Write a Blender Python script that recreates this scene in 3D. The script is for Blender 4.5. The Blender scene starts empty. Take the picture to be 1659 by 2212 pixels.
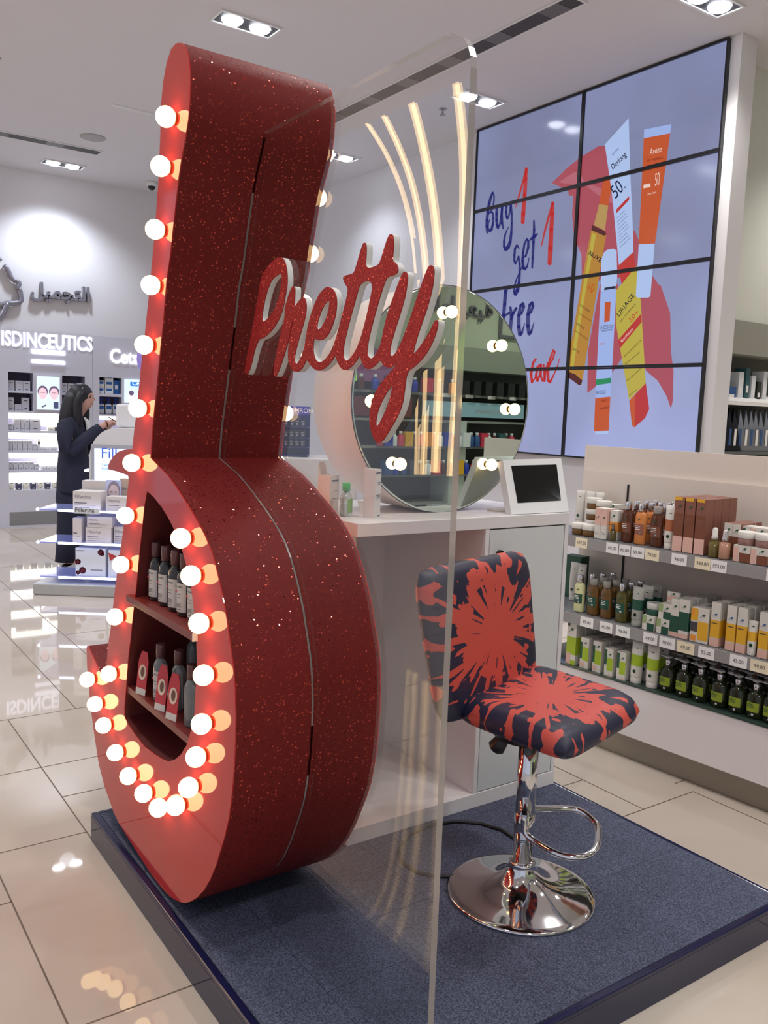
import bpy, bmesh, math, random
from mathutils import Vector, Matrix
random.seed(7)
C = bpy.context.scene.collection
PI = math.pi
# ------------------------------------------------------------------ camera, world, exposure
W, H, F = 1659.0, 2212.0, 1866.0
YAW, PIT, ROL, CAMZ = math.radians(35.09), math.radians(-6.58), math.radians(2.07), 1.42
_f = Vector((math.sin(YAW)*math.cos(PIT), math.cos(YAW)*math.cos(PIT), math.sin(PIT)))
_r0 = Vector((math.cos(YAW), -math.sin(YAW), 0)); _u0 = _r0.cross(_f)
_r = math.cos(ROL)*_r0 + math.sin(ROL)*_u0; _u = -math.sin(ROL)*_r0 + math.cos(ROL)*_u0
cam = bpy.data.cameras.new('camera'); cam_o = bpy.data.objects.new('camera', cam); C.objects.link(cam_o)
cam_o.matrix_world = Matrix(((_r.x, _u.x, -_f.x, 0), (_r.y, _u.y, -_f.y, 0), (_r.z, _u.z, -_f.z, CAMZ), (0, 0, 0, 1)))
cam.sensor_fit = 'VERTICAL'; cam.sensor_height = 24; cam.lens = F/H*24; cam.clip_start = .02
S = bpy.context.scene; S.camera = cam_o
vs = S.view_settings; vs.view_transform = 'Standard'; vs.look = 'None'; vs.gamma = 1; vs.use_curve_mapping = False
vs.exposure = 0.0
S.cycles.use_denoising = True; S.cycles.max_bounces = 12; S.cycles.transparent_max_bounces = 16
S.cycles.caustics_reflective = False; S.cycles.sample_clamp_indirect = 6
wd = bpy.data.worlds.new('mall_daylight'); S.world = wd; wd.use_nodes = True
wd.node_tree.nodes['Background'].inputs[0].default_value = (.76, .80, .95, 1)
wd.node_tree.nodes['Background'].inputs[1].default_value = .70
LAMP_W, LAMP_FAR = 54, 60          # watts per recessed lamp, near and far ones
BULB_E, STRIP_E, TV_E = 6.0, 10.0, .9

# where a pixel of the photograph meets a plane of the room (used to measure, in metres)
def ray(x, y): return _f + (x-W/2)/F*_r + (H/2-y)/F*_u
CAMP = Vector((0, 0, CAMZ))
def at(x, y, n, p0):
    d = ray(x, y); n = Vector(n); return CAMP + d*((Vector(p0)-CAMP).dot(n)/d.dot(n))
def atx(x, y, v): return at(x, y, (1, 0, 0), (v, 0, 0))
def aty(x, y, v): return at(x, y, (0, 1, 0), (0, v, 0))
def atz(x, y, v): return at(x, y, (0, 0, 1), (0, 0, v))
def pix(p):
    q = Vector(p)-CAMP; z = q.dot(_f); return W/2+F*q.dot(_r)/z, H/2-F*q.dot(_u)/z

# ------------------------------------------------------------------ materials
def lin(c): return c/12.92 if c <= .04045 else ((c+.055)/1.055)**2.4
def col(r, g, b): return (lin(r/255), lin(g/255), lin(b/255), 1)
M = {}
def mat(name, rgb=(200, 200, 200), rough=.5, metal=0, emit=None, es=1, spec=.5, trans=0, alpha=1, coat=0):
    if name in M: return M[name]
    m = bpy.data.materials.new(name); m.use_nodes = True; b = m.node_tree.nodes['Principled BSDF']; i = b.inputs
    i['Base Color'].default_value = col(*rgb); i['Roughness'].default_value = rough; i['Metallic'].default_value = metal
    i['Specular IOR Level'].default_value = spec; i['Transmission Weight'].default_value = trans; i['Alpha'].default_value = alpha
    i['Coat Weight'].default_value = coat
    if emit: i['Emission Color'].default_value = col(*emit); i['Emission Strength'].default_value = es
    M[name] = m; return m
def nd(m, t, **k):
    n = m.node_tree.nodes.new(t)
    for a, v in k.items(): setattr(n, a, v)
    return n
def lk(m, a, b): m.node_tree.links.new(a, b)
def pbsdf(m): return m.node_tree.nodes['Principled BSDF']
def math_n(m, op, a, b=None):
    n = nd(m, 'ShaderNodeMath', operation=op)
    for k, v in ((0, a), (1, b)):
        if v is None: continue
        if isinstance(v, (int, float)): n.inputs[k].default_value = v
        else: lk(m, v, n.inputs[k])
    return n.outputs[0]
def noise_mat(name, c1, c2, scale, rough=.8, detail=3, lo=.35, hi=.65, bump=0, stretch=(1, 1, 1)):
    m = mat(name, c1, rough); tc = nd(m, 'ShaderNodeTexCoord'); mp = nd(m, 'ShaderNodeMapping'); mp.inputs['Scale'].default_value = stretch
    nz = nd(m, 'ShaderNodeTexNoise'); nz.inputs['Scale'].default_value = scale; nz.inputs['Detail'].default_value = detail
    rp = nd(m, 'ShaderNodeValToRGB'); rp.color_ramp.elements[0].position = lo; rp.color_ramp.elements[1].position = hi
    rp.color_ramp.elements[0].color = col(*c1); rp.color_ramp.elements[1].color = col(*c2)
    lk(m, tc.outputs['Object'], mp.inputs[0]); lk(m, mp.outputs[0], nz.inputs[0]); lk(m, nz.outputs['Fac'], rp.inputs[0]); lk(m, rp.outputs[0], pbsdf(m).inputs['Base Color'])
    if bump:
        bp = nd(m, 'ShaderNodeBump'); bp.inputs['Strength'].default_value = bump; bp.inputs['Distance'].default_value = .002
        lk(m, nz.outputs['Fac'], bp.inputs['Height']); lk(m, bp.outputs[0], pbsdf(m).inputs['Normal'])
    return m
def glitter(name, c, flake, scale=340, share=.945, tilt=.6, metal=1):
    """vinyl full of tiny mirror flakes, each tilted its own way"""
    m = mat(name, c, .5, spec=.25); tc = nd(m, 'ShaderNodeTexCoord'); v = nd(m, 'ShaderNodeTexVoronoi'); v.inputs['Scale'].default_value = scale
    lk(m, tc.outputs['Object'], v.inputs['Vector']); sx = nd(m, 'ShaderNodeSeparateColor'); lk(m, v.outputs['Color'], sx.inputs[0])
    v2 = nd(m, 'ShaderNodeTexWhiteNoise'); lk(m, v.outputs['Position'], v2.inputs['Vector'])
    mask = math_n(m, 'GREATER_THAN', v2.outputs['Value'], share)
    g = nd(m, 'ShaderNodeNewGeometry'); sub = nd(m, 'ShaderNodeVectorMath', operation='SUBTRACT'); sub.inputs[1].default_value = (.5, .5, .5)
    sc = nd(m, 'ShaderNodeVectorMath', operation='SCALE'); lk(m, math_n(m, 'ADD', math_n(m, 'MULTIPLY', mask, tilt), .08), sc.inputs['Scale'])
    ad = nd(m, 'ShaderNodeVectorMath', operation='ADD'); nm = nd(m, 'ShaderNodeVectorMath', operation='NORMALIZE')
    lk(m, v.outputs['Color'], sub.inputs[0]); lk(m, sub.outputs[0], sc.inputs[0]); lk(m, sc.outputs[0], ad.inputs[0]); lk(m, g.outputs['Normal'], ad.inputs[1])
    lk(m, ad.outputs[0], nm.inputs[0]); lk(m, nm.outputs[0], pbsdf(m).inputs['Normal'])
    mx = nd(m, 'ShaderNodeMix', data_type='RGBA'); mx.inputs['A'].default_value = col(*c); mx.inputs['B'].default_value = col(*flake)
    lk(m, mask, mx.inputs['Factor']); lk(m, mx.outputs['Result'], pbsdf(m).inputs['Base Color'])
    lk(m, math_n(m, 'MULTIPLY', mask, metal), pbsdf(m).inputs['Metallic']); lk(m, math_n(m, 'SUBTRACT', .6, math_n(m, 'MULTIPLY', mask, .47)), pbsdf(m).inputs['Roughness'])
    return m
def splat(name):
    m = mat(name, (28, 30, 54), .45); uv = nd(m, 'ShaderNodeUVMap'); sp = nd(m, 'ShaderNodeSeparateXYZ'); lk(m, uv.outputs[0], sp.inputs[0])
    x = math_n(m, 'SUBTRACT', sp.outputs[0], .52); y = math_n(m, 'SUBTRACT', sp.outputs[1], .5)
    r = math_n(m, 'SQRT', math_n(m, 'ADD', math_n(m, 'MULTIPLY', x, x), math_n(m, 'MULTIPLY', y, y)))
    a = math_n(m, 'ARCTAN2', y, x)
    cb = nd(m, 'ShaderNodeCombineXYZ'); lk(m, math_n(m, 'MULTIPLY', math_n(m, 'COSINE', a), 5.2), cb.inputs[0]); lk(m, math_n(m, 'MULTIPLY', math_n(m, 'SINE', a), 5.2), cb.inputs[1]); lk(m, math_n(m, 'MULTIPLY', r, 2.2), cb.inputs[2])
    n1 = nd(m, 'ShaderNodeTexNoise'); n1.inputs['Scale'].default_value = 1.6; n1.inputs['Detail'].default_value = 1.5; lk(m, cb.outputs[0], n1.inputs[0])
    ray1 = math_n(m, 'GREATER_THAN', math_n(m, 'MULTIPLY', math_n(m, 'SUBTRACT', n1.outputs['Fac'], .22), 1.2), r)
    n2 = nd(m, 'ShaderNodeTexNoise'); n2.inputs['Scale'].default_value = 5.5; n2.inputs['Detail'].default_value = 2.5; n2.inputs['Distortion'].default_value = .6; lk(m, uv.outputs[0], n2.inputs[0])
    blob = math_n(m, 'GREATER_THAN', n2.outputs['Fac'], .54)
    n3 = nd(m, 'ShaderNodeTexVoronoi'); n3.inputs['Scale'].default_value = 9; lk(m, uv.outputs[0], n3.inputs['Vector'])
    dot = math_n(m, 'LESS_THAN', n3.outputs['Distance'], .17)
    ray1 = math_n(m, 'MAXIMUM', ray1, math_n(m, 'LESS_THAN', r, .17)); far = math_n(m, 'GREATER_THAN', r, .24)
    mask = math_n(m, 'MAXIMUM', ray1, math_n(m, 'MULTIPLY', far, math_n(m, 'MAXIMUM', blob, dot)))
    mx = nd(m, 'ShaderNodeMix', data_type='RGBA'); mx.inputs['A'].default_value = col(30, 31, 56); mx.inputs['B'].default_value = col(194, 76, 65)
    lk(m, mask, mx.inputs['Factor']); lk(m, mx.outputs['Result'], pbsdf(m).inputs['Base Color']); return m
def acrylic(name, tint=(.97, .97, .97)):
    m = bpy.data.materials.new(name); m.use_nodes = True; t = m.node_tree; t.nodes.remove(pbsdf(m)); out = t.nodes['Material Output']
    tr = nd(m, 'ShaderNodeBsdfTransparent'); tr.inputs[0].default_value = (*tint, 1); gl = nd(m, 'ShaderNodeBsdfGlossy'); gl.inputs['Roughness'].default_value = 0
    lw = nd(m, 'ShaderNodeLayerWeight'); lw.inputs[0].default_value = .5
    fac = math_n(m, 'ADD', math_n(m, 'MULTIPLY', math_n(m, 'POWER', lw.outputs['Facing'], 5), .95), .055)
    mx = nd(m, 'ShaderNodeMixShader'); lk(m, fac, mx.inputs[0]); lk(m, tr.outputs[0], mx.inputs[1]); lk(m, gl.outputs[0], mx.inputs[2]); lk(m, mx.outputs[0], out.inputs[0])
    M[name] = m; return m

white = mat('white_laminate', (222, 220, 222), .35); wall_m = mat('wall_paint', (216, 214, 218), .85); ceil_m = mat('ceiling_paint', (220, 218, 222), .9)
chrome = mat('chrome', (222, 222, 225), .06, 1); black = mat('black_plastic', (16, 16, 18), .35); darkgrey = mat('dark_gap', (26, 25, 25), .7)
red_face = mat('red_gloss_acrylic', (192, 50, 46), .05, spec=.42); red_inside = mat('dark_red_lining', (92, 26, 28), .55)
rib_m = glitter('red_glitter_vinyl', (112, 26, 24), (200, 84, 72)); let_m = glitter('red_glitter_foam', (168, 34, 32), (214, 76, 66), 480, .80, .7, .45)
bulb_m = mat('lit_globe_bulb', (255, 240, 215), .3, emit=(255, 212, 150), es=BULB_E); brass = mat('bulb_collar', (190, 140, 90), .3, .8)
carpet_m = noise_mat('blue_grey_carpet', (47, 52, 71), (94, 100, 125), 260, .95, 2, .38, .68, .6)
navy_gloss = mat('navy_gloss_laminate', (30, 36, 66), .07); navy_rim = mat('navy_edge_trim', (22, 26, 62), .18)
tile_m = noise_mat('polished_floor_tile', (188, 175, 162), (200, 189, 177), 1.3, .03, 4); pbsdf(tile_m).inputs['Specular IOR Level'].default_value = .32; grout_m = mat('floor_grout', (104, 88, 74), .6)
foam = mat('white_foam', (226, 226, 222), .6); splat_m = splat('splatter_print_upholstery'); acr = acrylic('clear_acrylic')
edge_m = mat('acrylic_edge', (180, 172, 166), .12, trans=.35, alpha=.9); edge_t = mat('acrylic_edge_top', (200, 194, 190), .12, trans=.5, alpha=.4); mirror_m = mat('mirror_glass', (206, 222, 212), .0, 1)
steel = mat('brushed_steel', (150, 144, 136), .32, .85); grey_rail = mat('shelf_rail', (150, 148, 148), .4); greyback = mat('shelf_steel_panel', (196, 188, 180), .6)
paper = mat('price_paper', (238, 236, 234), .7); paper_y = mat('price_paper_cream', (238, 226, 196), .7); ink = mat('print_ink', (70, 68, 72), .8)
lit_white = mat('lit_white_diffuser', (255, 255, 255), .5, emit=(255, 252, 240), es=2.6); lit_blue = mat('lit_cool_sign', (255, 255, 255), .5, emit=(232, 236, 255), es=1.35)

# ------------------------------------------------------------------ object helpers
def tagit(o, label=None, cat=None, group=None, kind=None):
    if label: o['label'] = label
    if cat: o['category'] = cat
    if group: o['group'] = group
    if kind: o['kind'] = kind
    return o
def thing(name, label, cat, loc=(0, 0, 0), rz=0, group=None):
    o = bpy.data.objects.new(name, None); C.objects.link(o); o.location = loc; o.rotation_euler = (0, 0, rz); o.empty_display_size = .05
    return tagit(o, label, cat, group)
class B:                                   # collects shapes, builds one mesh object
    def __init__(s): s.bm = bmesh.new(); s.mi = 0
    def _done(s, vs):
        for f in {f for v in vs for f in v.link_faces}: f.material_index = s.mi
        return vs
    def box(s, x0, x1, y0, y1, z0, z1, bev=0, M4=None):
        g = bmesh.ops.create_cube(s.bm, size=1); v = g['verts']
        for q in v: q.co = Vector((x0+(x1-x0)*(q.co.x+.5), y0+(y1-y0)*(q.co.y+.5), z0+(z1-z0)*(q.co.z+.5)))
        s._done(v)
        if bev:
            e = list({e for q in v for e in q.link_edges}); r = bmesh.ops.bevel(s.bm, geom=e, offset=bev, segments=3, affect='EDGES', profile=.5); v = r['verts']; v = list({q for f in r['faces'] for q in f.verts} | {q for q in v})
            seen = set(v); st = list(v)
            while st:
                q = st.pop()
                for e in q.link_edges:
                    w = e.other_vert(q)
                    if w not in seen: seen.add(w); st.append(w)
            v = list(seen); s._done(v)
        if M4:
            for q in v: q.co = M4 @ q.co
        return s
    def lathe(s, prof, seg=20, M4=None, sx=1, sy=1, c=(0, 0)):
        rings = []
        for r, z in prof:
            rings.append([s.bm.verts.new((c[0]+max(r, 1e-5)*sx*math.cos(2*PI*k/seg), c[1]+max(r, 1e-5)*sy*math.sin(2*PI*k/seg), z)) for k in range(seg)])
        for a, b in zip(rings, rings[1:]):
            for k in range(seg):
                f = s.bm.faces.new((a[k], a[(k+1) % seg], b[(k+1) % seg], b[k])); f.smooth = True; f.material_index = s.mi
        for rg, rev in ((rings[0], True), (rings[-1], False)):
            f = s.bm.faces.new(rg[::-1] if rev else rg); f.material_index = s.mi
        if M4:
            for rg in rings:
                for q in rg: q.co = M4 @ q.co
        return s
    def cyl(s, a, b, r, seg=16, r2=None):
        a, b = Vector(a), Vector(b); d = b-a; q = d.to_track_quat('Z', 'Y').to_matrix().to_4x4()
        return s.lathe([(r, 0), (r if r2 is None else r2, d.length)], seg, Matrix.Translation(a) @ q)
    def sphere(s, c, r, seg=20, sc=(1, 1, 1)):
        n = seg//2; pr = [(r*math.sin(PI*k/n), -r*math.cos(PI*k/n)) for k in range(n+1)]
        return s.lathe(pr, seg, Matrix.Translation(c) @ Matrix.Diagonal((*sc, 1)))
    def tube(s, pts, r, seg=10, closed=False):
        P = [Vector(p) for p in pts]; n = len(P); rings = []; up = None
        for i, p in enumerate(P):
            t = (P[(i+1) % n]-P[i-1]) if closed else (P[min(i+1, n-1)]-P[max(i-1, 0)])
            t.normalize()
            if up is None: up = t.orthogonal().normalized()
            up = (up - t*up.dot(t)).normalized(); w = t.cross(up); rr = r[i] if isinstance(r, (list, tuple)) else r
            rings.append([s.bm.verts.new(p+rr*(math.cos(2*PI*k/seg)*up+math.sin(2*PI*k/seg)*w)) for k in range(seg)])
        for a, b in list(zip(rings, rings[1:])) + ([(rings[-1], rings[0])] if closed else []):
            for k in range(seg):
                f = s.bm.faces.new((a[k], a[(k+1) % seg], b[(k+1) % seg], b[k])); f.smooth = True; f.material_index = s.mi
        if not closed:
            for rg in (rings[0][::-1], rings[-1]): s.bm.faces.new(rg).material_index = s.mi
        return s
    def poly(s, pts, flip=False):
        v = [s.bm.verts.new(p) for p in pts]
        f = s.bm.faces.new(v[::-1] if flip else v); f.material_index = s.mi; return s
    def prism(s, pts, off):                # pts 3D loop, extruded by vector off
        off = Vector(off); a = [s.bm.verts.new(p) for p in pts]; b = [s.bm.verts.new(Vector(p)+off) for p in pts]; n = len(a)
        for f in [s.bm.faces.new(a[::-1]), s.bm.faces.new(b)] + [s.bm.faces.new((a[i], a[(i+1) % n], b[(i+1) % n], b[i])) for i in range(n)]: f.material_index = s.mi
        return s
    def m(s, k): s.mi = k; return s
    def build(s, name, mats, parent=None, smooth=False, sub=0):
        bmesh.ops.recalc_face_normals(s.bm, faces=s.bm.faces)
        me = bpy.data.meshes.new(name); s.bm.to_mesh(me); s.bm.free()
        for x in (mats if isinstance(mats, (list, tuple)) else [mats]): me.materials.append(x)
        if smooth: me.polygons.foreach_set('use_smooth', [True]*len(me.polygons))
        o = bpy.data.objects.new(name, me); C.objects.link(o); o.parent = parent
        if sub: k = o.modifiers.new('sub', 'SUBSURF'); k.levels = k.render_levels = sub
        return o
def copy_tree(o, parent=None):
    c = o.copy(); C.objects.link(c)
    if parent: c.parent = parent
    for ch in list(o.children): copy_tree(ch, c)
    return c
def outline(name, loops, frame, depth, m, parent=None, bevel=0):   # filled outline with holes; frame = (origin, u, v), depth along u x v, in the parent's space
    cu = bpy.data.curves.new(name, 'CURVE'); cu.dimensions = '2D'; cu.fill_mode = 'BOTH'; cu.extrude = depth/2; cu.bevel_depth = bevel
    for L in loops:
        sp = cu.splines.new('POLY'); sp.points.add(len(L)-1); sp.use_cyclic_u = True
        for q, (a, b) in zip(sp.points, L): q.co = (a, b, 0, 1)
    return _curve(name, cu, frame, m, parent)
def text(name, s, frame, size, m, parent=None, depth=.002, align='LEFT', bold=0, shear=0):
    cu = bpy.data.curves.new(name, 'FONT'); cu.body = s; cu.size = size; cu.extrude = depth/2; cu.align_x = align; cu.offset = bold*size; cu.shear = shear; cu.resolution_u = 3
    return _curve(name, cu, frame, m, parent)
def _curve(name, cu, frame, m, parent):
    t = bpy.data.objects.new('tmp', cu); C.objects.link(t); bpy.context.view_layer.update()
    dg = bpy.context.evaluated_depsgraph_get(); me = bpy.data.meshes.new_from_object(t.evaluated_get(dg)); me.name = name
    bpy.data.objects.remove(t); bpy.data.curves.remove(cu)
    o0, u, v = (Vector(q) for q in frame); n = u.cross(v).normalized()
    me.transform(Matrix(((u.x, v.x, n.x, o0.x), (u.y, v.y, n.y, o0.y), (u.z, v.z, n.z, o0.z), (0, 0, 0, 1))))
    me.materials.clear(); me.materials.append(m)
    o = bpy.data.objects.new(name, me); C.objects.link(o); o.parent = parent; return o
def smooth_loop(L, n=2):                   # Chaikin corner cutting
    for _ in range(n):
        L = [q for i in range(len(L)) for q in (tuple(.75*a+.25*b for a, b in zip(L[i], L[(i+1) % len(L)])), tuple(.25*a+.75*b for a, b in zip(L[i], L[(i+1) % len(L)])))]
    return L
def strokes(bb, lines, conv, nrm, t):      # brush strokes: (x, y, width) points, conv maps (x, y) to 3D
    for L in lines:
        P = [Vector((*q[:2], 0)) for q in L]; Wd = [q[2]/2 for q in L]
        for i in range(len(P)):
            bb.prism([conv(P[i].x+Wd[i]*math.cos(2*PI*k/12), P[i].y+Wd[i]*math.sin(2*PI*k/12)) for k in range(12)], Vector(nrm)*t)
            if i:
                d = (P[i]-P[i-1]); d.normalize(); s = Vector((-d.y, d.x, 0))
                q = [P[i-1]+s*Wd[i-1], P[i]+s*Wd[i], P[i]-s*Wd[i], P[i-1]-s*Wd[i-1]]
                bb.prism([conv(a.x, a.y) for a in q], Vector(nrm)*t)
    return bb
def ordn(k): return ['first', 'second', 'third', 'fourth', 'fifth', 'sixth', 'seventh', 'eighth', 'ninth', 'tenth', 'eleventh', 'twelfth', 'thirteenth', 'fourteenth', 'fifteenth', 'sixteenth', 'seventeenth', 'eighteenth', 'nineteenth', 'twentieth'][k]
def disc(bb, M4, r, sx=1, sy=1, n=24):     # flat printed spot, local x/y
    bb.poly([M4 @ Vector((r*sx*math.cos(2*PI*k/n), r*sy*math.sin(2*PI*k/n), 0)) for k in range(n)]); return bb
# ------------------------------------------------------------------ room shell
CZ = 3.87
b = B()
b.box(-9, 9.5, -6, 12, -.1, 0); b.m(1)
def grout(x0, x1, y0, y1):
    b.poly([(x0, y0, .0006), (x1, y0, .0006), (x1, y1, .0006), (x0, y1, .0006)])
g = .0022
for k in range(-30, 31):                   # long joints every 0.296 m (some tiles span two strips)
    x = .79+.296*k
    seg = {0: [(-6, 3.98)], 1: [(3.98, 12), (-6, .6)], 2: [(-6, 12)], 3: [(-6, 1.1)], 6: [(1.918, 12)], 7: [(-6, 1.92)], 5: [(-6, 12)]}.get(k, [(-6, 12)] if k % 2 else [(-6, .3), (4.2, 12)])
    for y0, y1 in seg: grout(x-g, x+g, y0, y1)
random.seed(3)
for k in range(-30, 31):                   # cross joints
    x = .79+.296*k
    js = {-1: [1.868, 2.776, 3.381, 3.98, 4.9], 0: [1.868, 2.474, 3.08, 3.381, 3.98], -2: [2.474, 3.381, 1.2, .6], 1: [2.474, 3.08, 3.98], 5: [1.918, 2.214, 2.8], 6: [1.918, 2.8], 3: [], 4: [1.0]}.get(k)
    if js is None: o_ = random.choice([0, .15, .302, .45]); js = [-6+o_+.604*j for j in range(30)]
    for y in js: grout(x, x+.296, y-g, y+g)
tagit(b.build('floor', [tile_m, grout_m]), kind='structure')
tagit(B().box(-2.2, 9.5, -3.2, 10.6, CZ, CZ+.1).build('ceiling', ceil_m), kind='structure')
tagit(B().box(-2.2, 5.2, 10.19, 10.6, 2.157, CZ).box(-2.2, 5.2, 10.5, 10.6, 0, 2.157).build('wall_left', wall_m), kind='structure')
tagit(B().box(5.09, 5.225, 3.56, 10.5, 0, CZ).build('wall_right', wall_m), kind='structure')
tagit(B().box(5.06, 5.225, 3.47, 3.559, 0, CZ, .003).build('wall_column', white), kind='structure')
tagit(B().box(5.226, 9.5, 3.9, 4.0, 0, CZ).build('wall_niche', wall_m), kind='structure')
tagit(B().box(.2, 9.5, -3.2, -3.1, 0, CZ).build('wall_rear', mat('rear_wall_paint', (206, 214, 190), .85)), kind='structure')
tagit(B().box(9.3, 9.4, -3.1, 3.9, 0, CZ).build('wall_far_right', wall_m), kind='structure')

# ------------------------------------------------------------------ recessed ceiling lamps
lamp_hot = mat('lit_lamp_reflector', (255, 255, 255), .3, emit=(240, 245, 255), es=14); trimw = mat('lamp_trim', (225, 225, 225), .5)
def downlight(x, y, label, watts, tint=(1, .97, .93), grp=None):
    t = thing('ceiling_downlight', label, 'ceiling light', (x, y, CZ), 0, grp)
    f = B()
    for a in ((-.215, .215, -.1, -.085), (-.215, .215, .085, .1), (-.215, -.2, -.085, .085), (.2, .215, -.085, .085)): f.box(*a, -.012, 0)
    f.build('trim_frame', trimw, t)
    B().box(-.2, .2, -.085, .085, -.004, -.001).build('recess', mat('lamp_recess', (60, 60, 64), .5), t)
    for s in (-1, 1):
        B().lathe([(.0, -.03), (.045, -.028), (.062, -.018), (.07, -.005)], 20, Matrix.Translation((s*.098, 0, 0))).build('lamp', lamp_hot, t)
    li = bpy.data.lights.new('lamp_beam', 'SPOT'); li.energy = watts*2; li.spot_size = math.radians(128); li.spot_blend = .7; li.shadow_soft_size = .09; li.color = tint
    lo = bpy.data.objects.new('lamp_beam', li); C.objects.link(lo); lo.parent = t; lo.location = (0, 0, -.06)
    return t
COLD = (.82, .90, 1)
WARM, COOL = (1, .965, .92), (.91, .955, 1)
downlight(2.56, 5.38, 'white recessed twin downlight in the ceiling above and right of the red sign top', LAMP_W, COOL)
downlight(2.53, 9.65, 'white recessed twin downlight close to the far wall with the face outline', LAMP_FAR*1.05, COLD)
downlight(4.54, 3.35, 'white recessed twin downlight nearest the top right corner of the video wall', LAMP_W, WARM)
downlight(4.56, 5.42, 'recessed twin downlight seen behind the rounded acrylic panel corner', LAMP_W, COOL)
downlight(4.53, 7.45, 'recessed twin downlight half hidden behind the red sign, by the acrylic panel', LAMP_W*.45, COLD)
for x, y, w, c_ in ((.4, -.9, LAMP_W*.8, WARM), (.4, 1.4, LAMP_W*.55, WARM), (.3, 3.4, LAMP_W*.6, WARM), (.2, 5.6, LAMP_W*.8, COOL), (.2, 7.6, LAMP_FAR*1.1, COLD), (.3, 9.3, LAMP_FAR, COLD), (2.6, -1.2, LAMP_W*1.2, WARM), (2.5, .8, LAMP_W*.9, WARM), (4.6, 1.2, LAMP_W*.8, WARM), (2.0, 2.6, LAMP_W*.5, WARM), (4.6, -1.2, LAMP_W, WARM), (6.9, .8, LAMP_W*1.4, WARM), (6.9, -1.6, LAMP_W, WARM), (6.6, 3.0, LAMP_W, WARM)):
    downlight(x, y, 'white recessed twin downlight of the ceiling grid outside the picture', w, c_, 'ceiling lamps around the viewer')

# ------------------------------------------------------------------ display platform
pod = thing('display_platform', 'low navy gloss square platform with blue grey carpet under the red sign and stool', 'platform', (1.54, 1.962, 0))
PX0, PX1, PY0, PY1, PZ = .787, 2.293, 1.207, 2.714, .094
bb = B().box(PX0-1.54, PX1-1.54, PY0-1.962, PY1-1.962, 0, PZ-.012); bb.build('base', navy_gloss, pod)
bb = B()
for a in ((PX0, PX0+.022, PY0, PY1), (PX1-.016, PX1, PY0, PY1), (PX0+.022, PX1-.016, PY0, PY0+.02), (PX0+.022, PX1-.016, PY1-.016, PY1)):
    bb.box(a[0]-1.54, a[1]-1.54, a[2]-1.962, a[3]-1.962, PZ-.014, PZ, .004)
bb.build('edge_trim', navy_rim, pod)
bb = B(); xs = [PX0+.022, .985, 1.485, 1.985, PX1-.016]; ys = [PY0+.02, 1.56, 2.06, 2.56, PY1-.016]
for i in range(4):
    for j in range(4): bb.box(xs[i]-1.54+.0006, xs[i+1]-1.54-.0006, ys[j]-1.962+.0006, ys[j+1]-1.962-.0006, PZ-.013, PZ-.0005)
bb.build('carpet', carpet_m, pod)

# ------------------------------------------------------------------ big red marquee letter
OUT = [(2.148,2.304),(2.124,2.296),(2.098,2.276),(2.08,2.245),(2.071,2.214),(2.07,2.187),(2.072,2.151),(2.08,2.107),(2.1,2.064),(2.123,2.022),(2.14,1.981),(2.169,1.885),(2.191,1.804),(2.217,1.742),(2.239,1.638),(2.255,1.581),(2.27,1.523),(2.294,1.433),(2.315,1.358),(2.329,1.272),(2.263,1.252),(2.198,1.233),(2.142,1.209),(2.082,1.18),(2.036,1.157),(1.994,1.134),(1.951,1.107),(1.917,1.079),(1.89,1.05),(1.866,1.014),(1.84,.97),(1.819,.929),(1.797,.869),(1.78,.824),(1.768,.774),(1.762,.706),(1.762,.651),(1.767,.577),(1.775,.518),(1.789,.453),(1.81,.4),(1.832,.355),(1.857,.304),(1.89,.251),(1.926,.205),(1.97,.162),(2.015,.127),(2.055,.103),(2.096,.086),(2.156,.07),(2.227,.063),(2.303,.064),(2.402,.073),(2.509,.085),(2.6,.095),(2.647,.108),(2.682,.126),(2.743,.158),(2.807,.213),(2.853,.292),(2.886,.355),(2.912,.422),(2.938,.51),(2.945,.578),(2.937,.588),(2.921,.591),(2.905,.582),(2.742,.516),(2.732,.519),(2.708,.645),(2.681,.703),(2.651,.799),(2.624,.879),(2.589,.967),(2.567,1.017),(2.538,1.097),(2.526,1.143),(2.509,1.196),(2.515,1.207),(2.538,1.209),(2.62,1.212),(2.699,1.212),(2.704,1.223),(2.688,1.237),(2.656,1.254),(2.607,1.272),(2.549,1.282),(2.479,1.288),(2.464,1.337),(2.446,1.385),(2.424,1.464),(2.397,1.557),(2.38,1.602),(2.349,1.705),(2.33,1.774),(2.309,1.856),(2.298,1.905),(2.277,2.013),(2.268,2.104),(2.263,2.19),(2.248,2.242),(2.225,2.281),(2.194,2.304),(2.163,2.307)]
HOLE = [(2.354,1.177),(2.297,1.164),(2.237,1.143),(2.187,1.119),(2.147,1.094),(2.108,1.064),(2.084,1.039),(2.054,1.0),(2.031,.961),(2.016,.924),(2.004,.878),(1.995,.834),(1.989,.78),(1.993,.724),(2.002,.642),(2.021,.593),(2.05,.542),(2.089,.503),(2.129,.475),(2.173,.453),(2.225,.442),(2.29,.434),(2.366,.428),(2.447,.437),(2.511,.448),(2.544,.461),(2.546,.492),(2.533,.544),(2.523,.593),(2.51,.658),(2.492,.714),(2.468,.801),(2.439,.894),(2.416,.99),(2.394,1.064),(2.376,1.13),(2.358,1.17)]
I_SLOT = (OUT.index((2.08,2.107)), OUT.index((1.926,.205)))
XF, XS, XB = .815, 1.015, 1.212            # front face, slot, rear face
k_ = XF/.84
OUT = [(y*k_, CAMZ+(z-CAMZ)*k_) for y, z in OUT]; HOLE = [(y*k_, CAMZ+(z-CAMZ)*k_) for y, z in HOLE]
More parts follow.
